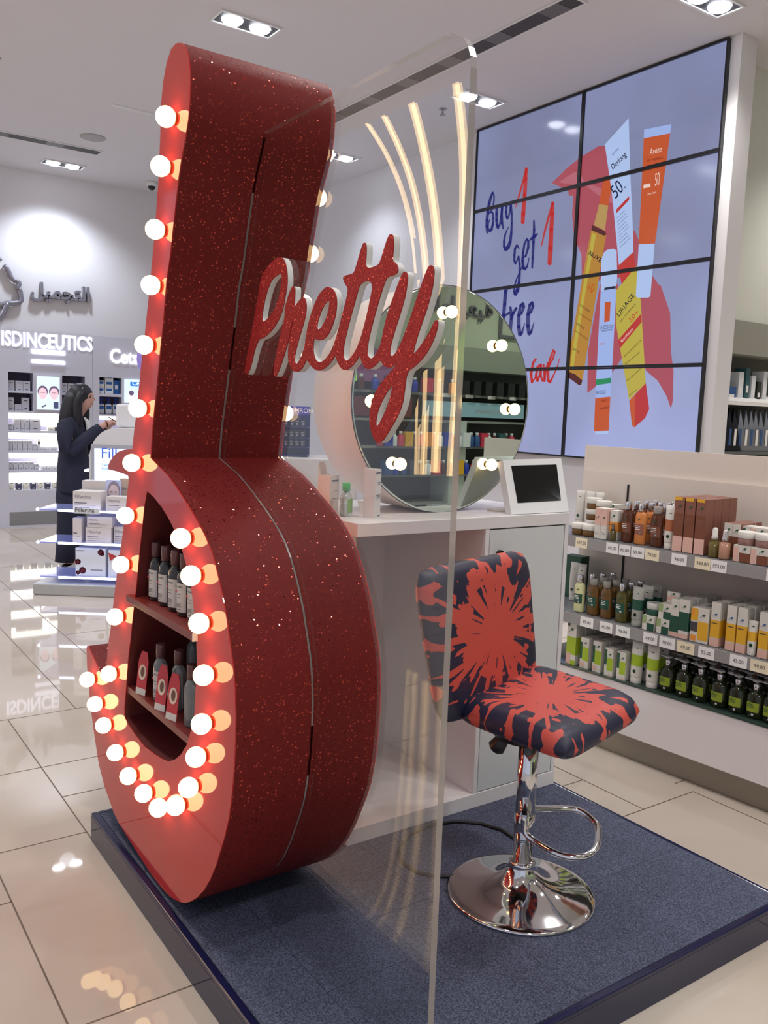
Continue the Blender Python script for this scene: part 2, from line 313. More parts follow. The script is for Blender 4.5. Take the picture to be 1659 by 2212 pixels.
OUT = [(y, max(z, PZ+.0005)) for y, z in OUT]
SGN = (1.0, 2.25, PZ)
sign = thing('marquee_letter', 'giant red glittery script letter with lit globe bulbs and bottle shelves inside', 'sign', SGN)
def L3(x, y, z): return Vector((x-SGN[0], y-SGN[1], z-SGN[2]))
FR = ((XF-SGN[0]+.0015, -SGN[1], -SGN[2]), (0, 1, 0), (0, 0, 1))
outline('front_face', [OUT, HOLE], FR, .003, red_face, sign)
outline('rear_face', [OUT], ((XB-SGN[0]-.0015, -SGN[1], -SGN[2]), (0, 1, 0), (0, 0, 1)), .003, red_face, sign)
rb = B(); n = len(OUT); g2 = .003
iS, iE = I_SLOT
X = [XF+.0028, XS-g2, XS+g2, XB-.0028]
V = [[rb.bm.verts.new(L3(x, y, z)) for x in X] for y, z in OUT]
ctr = Vector((0, 0, 0))
for i in range(n):
    j = (i+1) % n
    for c in (0, 1, 2):
        if c == 1 and iS <= i < iE: continue
        f = rb.bm.faces.new((V[i][c], V[j][c], V[j][c+1], V[i][c+1]))
        d1 = Vector((OUT[j][0]-OUT[i][0], OUT[j][1]-OUT[i][1])).length
        f.smooth = not (i in (18, 19))
rib = rb.build('glitter_band', rib_m, sign)
sl = B(); sd_ = B()                        # narrow slot: dark where it is open, pale where the sheet edge fills it
def inset(i, d):
    a = Vector(OUT[i-1]); c = Vector(OUT[(i+1) % n]); t = (c-a).normalized(); nn = Vector((t.y, -t.x)); return Vector(OUT[i])-nn*d
for i in range(iS, iE):
    zz = OUT[i][1]; dk_ = zz > 1.98 or 1.55 < zz < 1.67 or .58 < zz < .70
    p, q = inset(i, .012 if dk_ else .001), inset(i+1, .012 if dk_ else .001)
    (sd_ if dk_ else sl).poly([L3(XS-g2, *p), L3(XS-g2, *q), L3(XS+g2, *q), L3(XS+g2, *p)])
sl.build('slot_filler', edge_m, sign)['label'] = 'pale clear edge showing in the slot'; sd_.build('slot_gap', darkgrey, sign)
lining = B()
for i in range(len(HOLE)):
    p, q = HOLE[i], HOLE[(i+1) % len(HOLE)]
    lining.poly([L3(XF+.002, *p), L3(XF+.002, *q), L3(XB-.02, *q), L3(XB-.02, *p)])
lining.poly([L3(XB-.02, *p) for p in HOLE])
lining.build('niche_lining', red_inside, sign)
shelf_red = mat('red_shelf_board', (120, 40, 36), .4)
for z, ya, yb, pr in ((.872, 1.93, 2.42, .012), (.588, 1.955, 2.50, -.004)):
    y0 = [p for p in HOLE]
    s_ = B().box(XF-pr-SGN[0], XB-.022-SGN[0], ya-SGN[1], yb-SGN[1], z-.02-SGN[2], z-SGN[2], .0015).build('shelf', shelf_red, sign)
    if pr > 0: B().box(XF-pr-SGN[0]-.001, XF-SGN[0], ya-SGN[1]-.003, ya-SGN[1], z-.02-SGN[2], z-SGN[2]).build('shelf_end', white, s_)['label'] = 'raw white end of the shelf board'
BULBS = [(358,252),(347,359),(335,495.5),(325.5,616),(311,745),(297.5,882),(284.7,1000),(271,1114),(261,1220),(248.4,1332.5),(234.8,1456),(188.5,1468),(205,1521),(223.4,1567),(249,1626),(277,1676.5),(310,1714),(341.6,1745),(379,1740.5),(407,1701),(423,1635.4),(435,1564),(439.4,1458.7),(429.7,1346.6),(412.3,1243.7),(390.4,1162.7)]
BR, BD = .0245, .0245
bulb0 = None
for q in BULBS:
    w = atx(*q, XF-BD)
    for side in (0, 1):
        x = XF-BD if side == 0 else XB+BD; p = L3(x, w.y, w.z)
        if bulb0 is None:
            bulb0 = B().sphere((0, 0, 0), BR, 24).build('bulb', bulb_m, sign); o = bulb0
            B().cyl((.018, 0, 0), (.0245, 0, 0), .015, 16).build('bulb_collar', brass, bulb0)
        else:
            o = bulb0.copy(); C.objects.link(o)
            k = bulb0.children[0].copy(); C.objects.link(k); k.parent = o
        o.location = p; o.rotation_euler = (0, 0, PI*side)

# ------------------------------------------------------------------ acrylic sheet with lettering
PT = .015
pan = thing('acrylic_panel', 'tall clear acrylic sheet with rounded corner standing in the red sign slot', 'panel', (XS, 1.6, PZ))
ye, zt = 1.221, 2.096
prof = [(OUT[iE][0]+.02, PZ), (ye, PZ)] + [(ye+.075*(1-math.cos(a)), zt-.075*(1-math.sin(a))) for a in [k*PI/12 for k in range(7)]]
prof += [(OUT[iS][0]-.001, zt)]+[(y-.0008, z) for y, z in OUT[iS:iE+1]]
def PL(x, y, z): return Vector((x-XS, y-1.6, z-PZ))
sh = B()
for x, fl in ((XS-PT/2, False), (XS+PT/2, True)): sh.poly([PL(x, *p) for p in prof], fl)
me_o = sh.build('sheet', acr, pan)
for nm_, rg_, mm_ in (('polished_edge', range(1, 2), edge_m), ('polished_top_edge', range(2, 9), edge_t)):
    ed = B()
    for i in rg_: ed.poly([PL(x, *w) for x, w in ((XS-PT/2, prof[i]), (XS+PT/2, prof[i]), (XS+PT/2, prof[i+1]), (XS-PT/2, prof[i+1]))])
    ed.build(nm_, mm_, pan)['label'] = 'polished grey edge of the sheet' if mm_ is edge_m else 'clear rounded top edge of the sheet'
PRET = [(296,1192),(340,960),(385,780),(383,740),(392,690),(415,610),(435,565),(447,557),(458,570),(455,640),(450,715),(480,670),(510,638),(527,640),(540,690),(535,760),(515,840),(475,970),(452,1070),(452,1100),(468,1120),(495,1085),(525,1000),(532,950),(548,850),(585,715),(630,615),(675,566),(705,562),(740,590),(758,650),(752,750),(722,855),(685,925),(645,950),(610,942),(597,928),(590,950),(586,1020),(600,1085),(628,1105),(665,1095),(712,1035),(748,950),(795,770),(843,582),(822,550),(803,515),(804,485),(868,470),(885,455),(920,330),(944,255),(958,243),(968,258),(968,330),(958,436),(1055,412),(1075,365),(1110,245),(1132,192),(1148,183),(1162,200),(1165,280),(1152,380),(1175,385),(1196,420),(1195,455),(1175,478),(1118,492),(1100,530),(1058,660),(1010,830),(976,980),(972,1050),(998,1082),(1030,1062),(1072,985),(1100,830),(1140,700),(1190,560),(1225,470),(1245,450),(1262,465),(1265,500),(1250,620),(1210,760),(1165,900),(1138,1000),(1137,1045),(1150,1065),(1180,1040),(1220,960),(1270,830),(1330,650),(1380,500),(1415,415),(1435,405),(1452,420),(1455,470),(1440,590),(1400,730),(1350,870),(1310,1000),(1302,1050),(1320,1035),(1370,970),(1420,890),(1455,815),(1470,798),(1482,808),(1480,850),(1450,950),(1390,1060),(1310,1140),(1260,1170),(1245,1280),(1230,1400),(1190,1500),(1130,1600),(1085,1670),(1060,1683),(1035,1675),(1010,1620),(990,1540),(995,1440),(1020,1350),(1060,1270),(1120,1200),(1180,1130),(1192,1105),(1150,1145),(1110,1140),(1085,1115),(1070,1085),(1040,1120),(995,1155),(965,1150),(935,1100),(922,1050),(905,1085),(860,1140),(820,1165),(790,1150),(760,1100),(748,1045),(720,1100),(670,1150),(620,1172),(570,1130),(541,1076),(510,1150),(470,1180),(430,1155),(406,1085),(412,970),(450,792),(440,800),(410,960),(328,1213)]
P_OUT = [(90,1188),(130,975),(165,790),(192,640),(212,500),(250,430),(300,375),(350,347),(380,365),(398,430),(403,500),(400,560),(385,640),(372,720),(340,805),(285,885),(235,930),(185,943),(128,1194)]
P_HOLE = [(270,523),(357,461),(365,485),(352,600),(325,700),(275,785),(204,832)]
E_HOLE = [(705,652),(660,700),(625,790),(612,850),(620,872),(645,860),(682,790),(704,705)]
T_HOLE = [(925,530),(900,620),(850,800),(810,960),(800,1040),(805,1080),(825,1097),(860,1070),(910,990),(950,860),(990,690),(1022,516)]
Y_HOLE = [(1155,1265),(1100,1340),(1050,1450),(1035,1530),(1040,1565),(1055,1555),(1090,1490),(1130,1400),(1155,1290)]
LT = .0165
def letl(L, dx):
    r = []
    for a, c in smooth_loop(L, 2):
        w = atx(500+a/3.318, 450+c/3.318, XS-PT/2-LT); r.append((w.y, w.z))
    return r
LO = [letl(q, 0) for q in (PRET, P_OUT, P_HOLE, E_HOLE, T_HOLE, Y_HOLE)]
lf = lambda x: ((x-XS, -1.6, -PZ), (0, 1, 0), (0, 0, 1))
outline('lettering_body', LO, lf(XS-PT/2-LT/2+.0002), LT-.002, foam, pan)['label'] = 'white foam sides of the word Pretty'
outline('lettering_face', LO, lf(XS-PT/2-LT-.0005), .002, let_m, pan)['label'] = 'red glitter front of the word Pretty'

# ------------------------------------------------------------------ vanity counter
ctr_o = thing('vanity_counter', 'white laminate vanity counter with open knee space and locked cupboard behind the stool', 'counter', (1.83, 2.4, PZ))
def K(x0, x1, y0, y1, z0, z1, bev=.0015): return (x0-1.83, x1-1.83, y0-2.4, y1-2.4, z0-PZ, z1-PZ, bev)
DZ = 1.092
B().box(*K(1.383, 2.276, 2.1, 2.69, DZ-.04, DZ)).build('top', white, ctr_o)
B().box(*K(1.383, 2.276, 2.1, 2.69, PZ, PZ+.05)).build('plinth', white, ctr_o)
B().box(*K(1.383, 1.40, 2.13, 2.69, PZ+.05, DZ-.04)).build('side_panel', white, ctr_o)
B().box(*K(2.258, 2.276, 2.101, 2.69, PZ+.05, DZ-.04)).build('side_panel', white, ctr_o)
B().box(*K(1.886, 1.904, 2.101, 2.69, PZ+.05, DZ-.04)).build('divider', white, ctr_o)
B().box(*K(1.40, 2.258, 2.67, 2.69, PZ+.05, DZ-.04)).build('back_panel', white, ctr_o)
dr = B().box(*K(1.907, 2.255, 2.102, 2.12, PZ+.053, DZ-.044)).build('door', mat('door_laminate', (206, 210, 212), .35), ctr_o)
p = aty(1078, 1196, 2.10)
B().cyl((p.x-1.83, -.3, p.z-PZ), (p.x-1.83, -.312, p.z-PZ), .013).build('lock', mat('dark_metal', (60, 58, 56), .3, .8), dr)
B().cyl((p.x-1.83, -.311, p.z-PZ), (p.x-1.83, -.325, p.z-PZ), .006).box(p.x-1.83-.004, p.x-1.83+.032, -.335, -.325, p.z-PZ-.006, p.z-PZ+.006, .002).build('key', black, dr)

# ------------------------------------------------------------------ round vanity mirror
MX, MY, MZ, MR = 1.829, 2.266, DZ+.374, .375
mir = thing('vanity_mirror', 'round white drum mirror with lit globe bulbs standing on the vanity counter', 'mirror', (MX, MY, DZ))
RX = Matrix.Rotation(PI/2, 4, 'X')         # z axis to -y
cz = MZ-DZ
MT = Matrix.Translation((0, 0, cz)) @ RX
B().lathe([(MR-.004, -.235), (MR, -.232), (MR, -.004), (MR-.002, -.001)], 72, MT).build('drum', mat('pale_drum_laminate', (228, 214, 204), .45), mir)
B().lathe([(MR-.0005, -.0012), (MR, 0), (MR-.001, .0022), (MR-.006, .003)], 72, MT).build('glass', mirror_m, mir)
B().tube([(MR*math.cos(a), 0.0005, cz+MR*math.sin(a)) for a in [2*PI*k/72 for k in range(72)]], .0022, 6, True).build('rim', black, mir)
mb0 = None
for q in ((975,675),(1083,746),(1110,884),(1064,1008),(858,1010),(801,867)):
    w = aty(*q, MY-.024); rr = Vector((w.x-MX, 0, w.z-MZ)); rr = rr.normalized()*.288
    if mb0 is None: mb0 = o = B().sphere((0, 0, 0), .0205, 22).build('bulb', bulb_m, mir); B().cyl((0, .012, 0), (0, .0205, 0), .012).build('bulb_collar', brass, mb0)
    else:
        o = mb0.copy(); C.objects.link(o); k = mb0.children[0].copy(); C.objects.link(k); k.parent = o
    o.location = (rr.x, -.0255, cz+rr.z)

# ------------------------------------------------------------------ tablet on its stand
tab = thing('tablet_stand', 'white tablet kiosk with dark blank screen at the right end of the counter', 'tablet', (2.15, 2.2, DZ))
a0, a1, a2, a3 = aty(1105, 1110, 2.115), aty(1229, 1105, 2.115), aty(1212, 990, 2.19), aty(1086, 993, 2.19)
def T3(v): return Vector(v)-Vector((2.15, 2.2, DZ))
q = [T3(v) for v in (a0, a1, a2, a3)]; q[0].z = q[1].z = .002
nn = (q[1]-q[0]).cross(q[3]-q[0]).normalized()
B().prism([v for v in q], -nn*.028).build('housing', mat('tablet_white', (224, 226, 228), .25), tab)
def quad_in(q, u, v): return (q[0]*(1-u)+q[1]*u)*(1-v)+(q[3]*(1-u)+q[2]*u)*v
B().prism([quad_in(q, *c)+nn*.0008 for c in ((.13, .2), (.885, .21), (.90, .885), (.12, .885))], -nn*.0012).build('screen', mat('blank_screen', (9, 11, 12), .08), tab)
B().prism([T3((2.03, 2.23, DZ+.001)), T3((2.10, 2.15, DZ+.001)), T3((2.26, 2.15, DZ+.001)), T3((2.26, 2.262, DZ+.001)), T3((2.03, 2.262, DZ+.001))], (0, 0, .008)).build('foot_plate', white, tab)
B().prism([T3((2.12, 2.22, DZ+.009)), T3((2.16, 2.22, DZ+.009)), T3((2.16, 2.24, DZ+.14)), T3((2.12, 2.24, DZ+.14))], (0, .05, 0)).build('rear_strut', white, tab)
B().tube([T3((2.285, 2.16, DZ+.05)), T3((2.31, 2.17, DZ+.06)), T3((2.315, 2.18, DZ+.02)), T3((2.305, 2.19, DZ-.1)), T3((2.303, 2.2, DZ-.4))], .004, 8).build('power_cable', black, tab)

# ------------------------------------------------------------------ small things on the counter
def carton(name, label, x, y, z, w, d, h, rz, mats, bands=(), group=None, cat='box', extra=None, parent=None):
    """a printed carton: front is -y; bands = (x0, x1, z0, z1, material index) in fractions, printed on the front"""
    bb = B().box(-w/2, w/2, -d/2, d/2, 0, h)
    for i, (x0, x1, z0, z1, mi) in enumerate(bands):
        yf = -d/2-.0004-.00012*i
        bb.m(mi).poly([((x0-.5)*w, yf, z0*h), ((x1-.5)*w, yf, z0*h), ((x1-.5)*w, yf, z1*h), ((x0-.5)*w, yf, z1*h)])
        if x0 == 0 and x1 == 1 and mats[0].name == 'pack_white':       # the print runs round the sides
            for sx in (-1, 1): bb.poly([(sx*(w/2+.0004), -d/2, z0*h), (sx*(w/2+.0004), d/2, z0*h), (sx*(w/2+.0004), d/2, z1*h), (sx*(w/2+.0004), -d/2, z1*h)])
    if extra: extra(bb, w, d, h)
    o = bb.build(name, mats); o.location = (x, y, z); o.rotation_euler = (0, 0, rz); o.parent = parent
    return tagit(o, label, cat, group)
cart = mat('carton_white', (214, 210, 208), .5); cart2 = mat('carton_warm_white', (216, 204, 196), .5)
o = carton('skincare_box', 'tall white skincare box in front of the round mirror', 1.513, 2.222, DZ, .04, .04, .152, .5, [cart, ink], ((.1, .9, .90, .94, 1), (.45, .9, .72, .735, 1), (.45, .9, .69, .70, 1), (.2, .9, .46, .475, 1), (.3, .9, .43, .44, 1), (.3, .9, .40, .41, 1), (.55, .9, .03, .05, 1)))
o = carton('skincare_box', 'open topped white box beside the green capped sanitiser bottle', 1.425, 2.34, DZ, .055, .045, .125, .5, [cart2, ink], ((.2, .9, .84, .88, 1), (.5, .9, .6, .61, 1), (.3, .9, .4, .41, 1)))
fl = B().prism([(-.026, .022, .125), (.026, .022, .125), (.026, .026, .15), (.016, .027, .165), (-.016, .027, .165), (-.026, .026, .15)], (0, .001, 0)).build('lid_flap', cart2, o)
san = thing('sanitiser_bottle', 'small clear hand sanitiser bottle with bright green cap', 'bottle', (1.448, 2.27, DZ), .3)
B().lathe([(.02, 0), (.024, .004), (.025, .05), (.022, .066), (.012, .076), (.010, .08)], 20, None, 1, .6).build('bottle', mat('clear_gel', (222, 230, 222), .08, trans=.75), san)
B().lathe([(.0125, .08), (.0125, .104), (.0115, .106)], 16).build('cap', mat('green_cap', (66, 190, 84), .35), san)
lb = B(); ys_ = [(.0255*math.cos(a), -.0153*math.sin(a)-.0006) for a in [PI*(.12+.5*k/8) for k in range(9)]]
for p, q in zip(ys_, ys_[1:]): lb.poly([(p[0], p[1], .012), (q[0], q[1], .012), (q[0], q[1], .055), (p[0], p[1], .055)])
lb.build('label_sticker', mat('leaf_green_label', (126, 170, 92), .5), san)
o = B().prism([(0, 0, 0), (.05, .02, 0), (.04, .03, .035), (-.005, .015, .045)], (0, .004, 0)).build('leaflet', cart2); o.location = (1.52, 2.29, DZ); tagit(o, 'folded cream leaflet leaning behind the sanitiser bottle', 'leaflet')

# ------------------------------------------------------------------ bar stool
st = thing('bar_stool', 'chrome bar stool with red and navy splatter print seat on the platform', 'stool', (1.66, 1.63, PZ))
def ST(v): return Vector(v)-Vector((1.66, 1.63, PZ))
SZ = .69
A_, B_, C_, D_ = [Vector(v) for v in ((1.425, 1.715, 0), (1.475, 1.318, 0), (1.925, 1.44, 0), (1.89, 1.87, 0))]
def seatpt(u, v): return (A_*(1-u)+D_*u)*(1-v)+(B_*(1-u)+C_*u)*v
def padded(fn, nu, nv, name, uvscale=1, rnd=.16):
    """closed cushion from fn(u, v, side) with rounded plan corners; side 0 top, 1 bottom"""
    bm = bmesh.new(); uvl = bm.loops.layers.uv.new('UVMap'); per = []
    top = [[None]*(nv+1) for _ in range(nu+1)]; bot = [[None]*(nv+1) for _ in range(nu+1)]
    def sq(u, v):                          # squircle corner rounding
        x, y = u*2-1, v*2-1
        mx = max(abs(x), abs(y), 1e-6); r = math.hypot(x, y); p = 8
        rp = (abs(x)**p+abs(y)**p)**(1/p) if (x or y) else 1; s = mx/rp if rp else 1
        return (x*s+1)/2, (y*s+1)/2
    for i in range(nu+1):
        for j in range(nv+1):
            u, v = sq(i/nu, j/nv); e = min(1, min(i, nu-i, j, nv-j)/2.2); h = math.sqrt(max(0, 1-(1-e)**2))
            top[i][j] = bm.verts.new(fn(u, v, h)); bot[i][j] = bm.verts.new(fn(u, v, -h)) if (0 < i < nu and 0 < j < nv) else top[i][j]
    for i in range(nu):
        for j in range(nv):
            for tb, rv in ((top, False), (bot, True)):
                vs_ = [tb[i][j], tb[i+1][j], tb[i+1][j+1], tb[i][j+1]]; c = [(i, j), (i+1, j), (i+1, j+1), (i, j+1)]
                if rv: vs_, c = vs_[::-1], c[::-1]
                if len(set(vs_)) < 3: continue
                try: f = bm.faces.new(vs_)
                except ValueError: continue
                f.smooth = True
                for l, (ci, cj) in zip(f.loops, c): l[uvl].uv = (ci/nu, cj/nv)
    bmesh.ops.recalc_face_normals(bm, faces=bm.faces); me = bpy.data.meshes.new(name); bm.to_mesh(me); bm.free(); me.materials.append(splat_m)
    o = bpy.data.objects.new(name, me); C.objects.link(o); o.parent = st; k = o.modifiers.new('sub', 'SUBSURF'); k.levels = k.render_levels = 1
    return o
def f_seat(u, v, h):
    p = seatpt(u, v); droop = .02*max(0, v-.75)*4*max(0, v-.75)
    return ST((p.x, p.y, SZ-.052+(.052 if h > 0 else .034)*h-droop-.012*(1-4*(u-.5)**2)*(h > 0)))
padded(f_seat, 18, 18, 'seat')
bl0, bl1 = Vector((1.365, 1.69, .595)), Vector((1.885, 1.868, .62)); tl0, tl1 = Vector((1.262, 1.70, 1.045)), Vector((1.83, 1.885, 1.035))
bn = (bl1-bl0).cross(tl0-bl0).normalized()
def f_back(u, v, h):
    p = (bl0*(1-u)+bl1*u)*(1-v)+(tl0*(1-u)+tl1*u)*v
    curve = .02*math.sin(PI*v)*0+.012*(2*u-1)**2
    return ST(p-bn*(.036*h)*(-1)+bn*.03+bn*curve*-1)
padded(f_back, 18, 18, 'backrest')
z = lambda h: h-PZ
B().lathe([(.0, .545-PZ), (.1, .555-PZ), (.11, .578-PZ), (.1, .592-PZ)], 20, None).build('seat_plate', black, st)
B().lathe([(.0275, .30-PZ), (.0275, .56-PZ)], 28).build('gas_piston_cover', chrome, st)
B().lathe([(.0255, .13-PZ), (.0255, .245-PZ), (.0285, .246-PZ), (.0285, .33-PZ), (.027, .332-PZ)], 28).build('column', chrome, st)
pf = [(.205, 0), (.206, .006), (.2, .009), (.185, .0115), (.16, .016), (.13, .022), (.1, .031), (.075, .043), (.055, .058), (.042, .075), (.036, .09), (.037, .095), (.033, .1), (.0, .1)]
B().lathe(pf, 64).build('trumpet_base', chrome, st)
a_ = math.radians(-48); fx, fy = math.cos(a_), math.sin(a_); sx_, sy_ = -fy, fx
ring = [(0.0, .03, .255), (.05, .055, .25), (.11, .085, .245), (.155, .09, .24), (.195, .055, .225), (.2, 0, .21), (.19, -.05, .2), (.155, -.085, .195), (.1, -.09, .195), (.04, -.05, .2), (.005, -.03, .215), (0.0, -.03, .27)]
rp = []
for i in range(len(ring)-1):
    p0, p1, p2, p3 = [Vector(ring[min(max(i+d, 0), len(ring)-1)]) for d in (-1, 0, 1, 2)]
    for t in [k/5 for k in range(5)]: rp.append(.5*((2*p1)+(p2-p0)*t+(2*p0-5*p1+4*p2-p3)*t*t+(3*p1-p0-3*p2+p3)*t**3))
B().tube([(fx*q.x+sx_*q.y, fy*q.x+sy_*q.y, q.z-.02) for q in rp], .0095, 12).build('footrest_ring', chrome, st)
lv0, lv1, lv2 = ST((1.64, 1.61, .56)), ST((1.617, 1.674, .552)), ST((1.598, 1.70, .50))
lv = B().tube([lv0, ST((1.625, 1.65, .56)), lv1], .005, 8).build('height_lever', chrome, st)
B().tube([lv1, lv1*.6+lv2*.4, lv2*.85+lv1*.15, lv2], [.008, .02, .025, .016], 12).build('lever_handle', black, lv)

# ------------------------------------------------------------------ cable loop on the carpet
pts = []
for a in [k*PI/16 for k in range(3, 33)]:
    w = Vector((1.50+.17*math.cos(a)*1.1, 1.83+.17*math.sin(a), PZ+.005)); pts.append(w)
ctrl = [atz(*q, PZ+.005) for q in ((1118,1815),(1085,1793),(1040,1779),(985,1774),(930,1782),(885,1803),(862,1832),(868,1862),(900,1884),(945,1893),(990,1893))]
o = B().tube(ctrl, .0052, 8).build('power_cable', mat('black_cable', (24, 24, 26), .5)); tagit(o, 'black cable looping over the carpet behind the stool base', 'cable')
# ------------------------------------------------------------------ video wall
VX = 5.04
vw = thing('video_wall', 'huge video wall of eight screens showing the sun care advert', 'video screen', (VX, 4.76, 1.13))
def V3(v): return Vector(v)-Vector((VX, 4.76, 1.13))
scr_m = mat('lit_screen', (20, 20, 24), .12, emit=(176, 182, 226), es=TV_E)
t = scr_m; tc = nd(t, 'ShaderNodeTexCoord'); nz = nd(t, 'ShaderNodeTexNoise'); nz.inputs['Scale'].default_value = .8; rp = nd(t, 'ShaderNodeValToRGB')
rp.color_ramp.elements[0].position = .35; rp.color_ramp.elements[1].position = .65; rp.color_ramp.elements[0].color = col(136, 142, 178); rp.color_ramp.elements[1].color = col(152, 160, 204)
lk(t, tc.outputs['Object'], nz.inputs[0]); lk(t, nz.outputs['Fac'], rp.inputs[0]); lk(t, rp.outputs[0], pbsdf(t).inputs['Emission Color'])
scr_ms = []
for k in range(4):                         # viewing-angle falloff put into the glow of each row, lower ones brighter
    q = scr_m.copy(); pbsdf(q).inputs['Emission Strength'].default_value = TV_E*(.82, .95, 1.02, 1.22)[k]; scr_ms.append(q)
bez = mat('screen_bezel', (18, 18, 24), .3); A1, B1, YT, ZT = 1.2135, .6845, 5.973, 3.862
for i in range(2):
    for j in range(4):
        y1 = YT-i*A1; y0 = y1-A1; z1 = ZT-j*B1; z0 = z1-B1
        f = B().box(VX+.004, VX+.045, y0-4.76+.001-0, y1-4.76-.001, z0-1.13+.001, z1-1.13-.001)
        for v in f.bm.verts: v.co.x -= VX
        d = f.build('display', bez, vw)
        s = B().poly([V3((VX+.003, y0+.013, z0+.013)), V3((VX+.003, y1-.013, z0+.013)), V3((VX+.003, y1-.013, z1-.013)), V3((VX+.003, y0+.013, z1-.013))]).build('screen', scr_ms[j], d)
        fr = B()
        for a in ((y0, y0+.014, z0, z1), (y1-.014, y1, z0, z1), (y0+.014, y1-.014, z0, z0+.014), (y0+.014, y1-.014, z1-.014, z1)):
            fr.box(-.012, .005, a[0]-4.76+.0006, a[1]-4.76-.0006, a[2]-1.13+.0006, a[3]-1.13-.0006)
        fr.build('bezel', bez, d)
def glow(name, rgb, es=1.0): return mat(name, (10, 10, 12), .12, emit=rgb, es=es*TV_E)
def art(name, pts, m, lay, lab=None):
    x = VX+.0025-.0008*lay
    o = outline(name, [[(atx(*q, x).y-4.76, atx(*q, x).z-1.13) for q in pts]], ((x-VX, 0, 0), (0, 1, 0), (0, 0, 1)), .0004, m, vw)
    if lab: o['label'] = lab
    return o
pink = glow('advert_pink', (172, 78, 92)); pink2 = glow('advert_pink_pale', (184, 104, 118))
art('cream_smear', [(1192,395),(1227,361),(1256,338.5),(1292,316),(1307,315),(1322,395),(1345,480),(1372,500),(1380,520),(1380,570),(1360,600),(1300,600),(1262,640),(1257,600),(1256,551),(1240,511),(1236,466),(1238,423),(1229,423),(1227,410),(1210,404)], pink, 0, 'pink smear of cream in the advert')
art('cream_smear', [(1409.7,596),(1422,614),(1427,616),(1447.6,676),(1449.4,759),(1454.9,804),(1453,867),(1449.4,883),(1440.4,856.6),(1420.5,822),(1395,800.5),(1385,745),(1375,640),(1395,600)], pink, 0)
art('cream_smear', [(1296,614),(1270,760),(1268.6,849),(1287,835),(1325,802),(1345,770),(1335,614)], pink, 0)
art('smear_streak', [(1207,394),(1240,372),(1252,372),(1262,392),(1330,420),(1322,440),(1290,420),(1262,398),(1230,398)], pink2, 1)
og, og2, gold, amber, yel = glow('advert_orange', (196, 84, 40)), glow('advert_red', (190, 56, 52)), glow('advert_gold', (184, 148, 88)), glow('advert_amber', (182, 130, 50)), glow('advert_yellow', (188, 172, 66))
wht, ltb, blk_, brn = glow('advert_white', (160, 182, 236)), glow('advert_cool_white', (176, 198, 240)), glow('advert_ink', (30, 34, 60)), glow('advert_brown', (84, 34, 34))
navy_g, red_g, txtw = glow('advert_navy', (40, 42, 112)), glow('advert_red_text', (186, 48, 48)), glow('advert_pale_text', (236, 210, 196))
art('advert_bottle', [(1331,627),(1375,574.5),(1378,610),(1384,650),(1395,827.6),(1359,864),(1330,697)], yel, 2, 'yellow sun cream tube in the advert')
art('advert_cap', [(1337,572.7),(1368,545.6),(1371.7,571),(1371.7,578),(1342.7,614),(1335.5,574.5)], og2, 3)
art('advert_band', [(1335.5,734.5),(1385,677.5),(1386,695.6),(1339,752.6)], red_g, 3)
art('advert_cap', [(1359,865.6),(1395,827.6),(1402.4,883.7),(1393,903.6),(1370,923.5),(1365,918)], red_g, 3)
art('advert_cap_side', [(1359,865.6),(1372,852),(1372,921),(1370,923.5),(1365,918)], og, 4)
art('advert_bottle', [(1277,497),(1309.5,508),(1300,560),(1279.5,690),(1259.6,813),(1255,832),(1249,831),(1227,813),(1230.6,759),(1265,560)], amber, 2, 'slim amber oil bottle in the advert')
art('advert_highlight', [(1279,503),(1288,506),(1274,575),(1247,740),(1238,800),(1231,800),(1236,759),(1268,570)], yel, 3)
art('advert_bottle_foot', [(1227,803),(1242,808),(1258,822),(1255,832),(1249,831),(1226,814)], brn, 4)
art('advert_cap', [(1303,390),(1323.8,386.5),(1313.8,444),(1294,441)], og, 2); art('advert_collar', [(1294,441),(1313.8,444),(1306.6,498.6),(1283,486)], gold, 2)
art('advert_ring', [(1278.6,486),(1277.6,497),(1304.8,509.4),(1310,506),(1306,499)], brn, 4)
art('advert_bottle', [(1358,255.4),(1306.6,312),(1322,420),(1337,572.7),(1368,544),(1366,470),(1361,366)], ltb, 3, 'white sun cream tube in the advert')
art('advert_band', [(1331,453),(1359,423.5),(1359,431.7),(1332,460.6)], red_g, 4)
art('advert_bottle', [(1390.7,298.8),(1447.6,288),(1415,525.7),(1379.8,527.5)], og, 2, 'orange sun cream tube in the advert')
art('advert_seal', [(1391.6,279.8),(1450.3,268),(1447.6,288),(1390.7,298.8)], wht, 2); art('advert_cap', [(1379.8,527.5),(1414,526.6),(1405,640),(1400,643),(1378,643),(1373.5,640)], ltb, 4)
art('advert_mark', [(1390,399),(1405,396),(1405,404),(1390,407)], txtw, 3)
art('advert_cap', [(1304.8,545),(1312,539.5),(1325,537),(1332,541),(1333,600),(1330,622),(1297.5,629),(1299,560)], ltb, 4)
art('advert_gap', [(1306,621.5),(1329.5,617.5),(1330,623),(1305,627)], blk_, 5)
art('advert_bottle', [(1297.5,630.5),(1304.8,625.5),(1330,622.4),(1331,632),(1319,857),(1285.8,860)], wht, 4, 'white spray bottle in the advert')
art('advert_mark', [(1306.6,653),(1318.9,651.3),(1316.9,693.8),(1305.3,696.5)], og, 5); art('advert_band', [(1287.6,819.5),(1320,815.9),(1319.8,827.6),(1287,832)], glow('advert_green', (36, 140, 92)), 5)
art('advert_foot', [(1285.8,860),(1318.3,856.6),(1314.7,930.7),(1283,931.6)], og, 4); art('advert_foot_rim', [(1283,931.6),(1314.7,930.7),(1313,937),(1288.5,938)], ltb, 4)
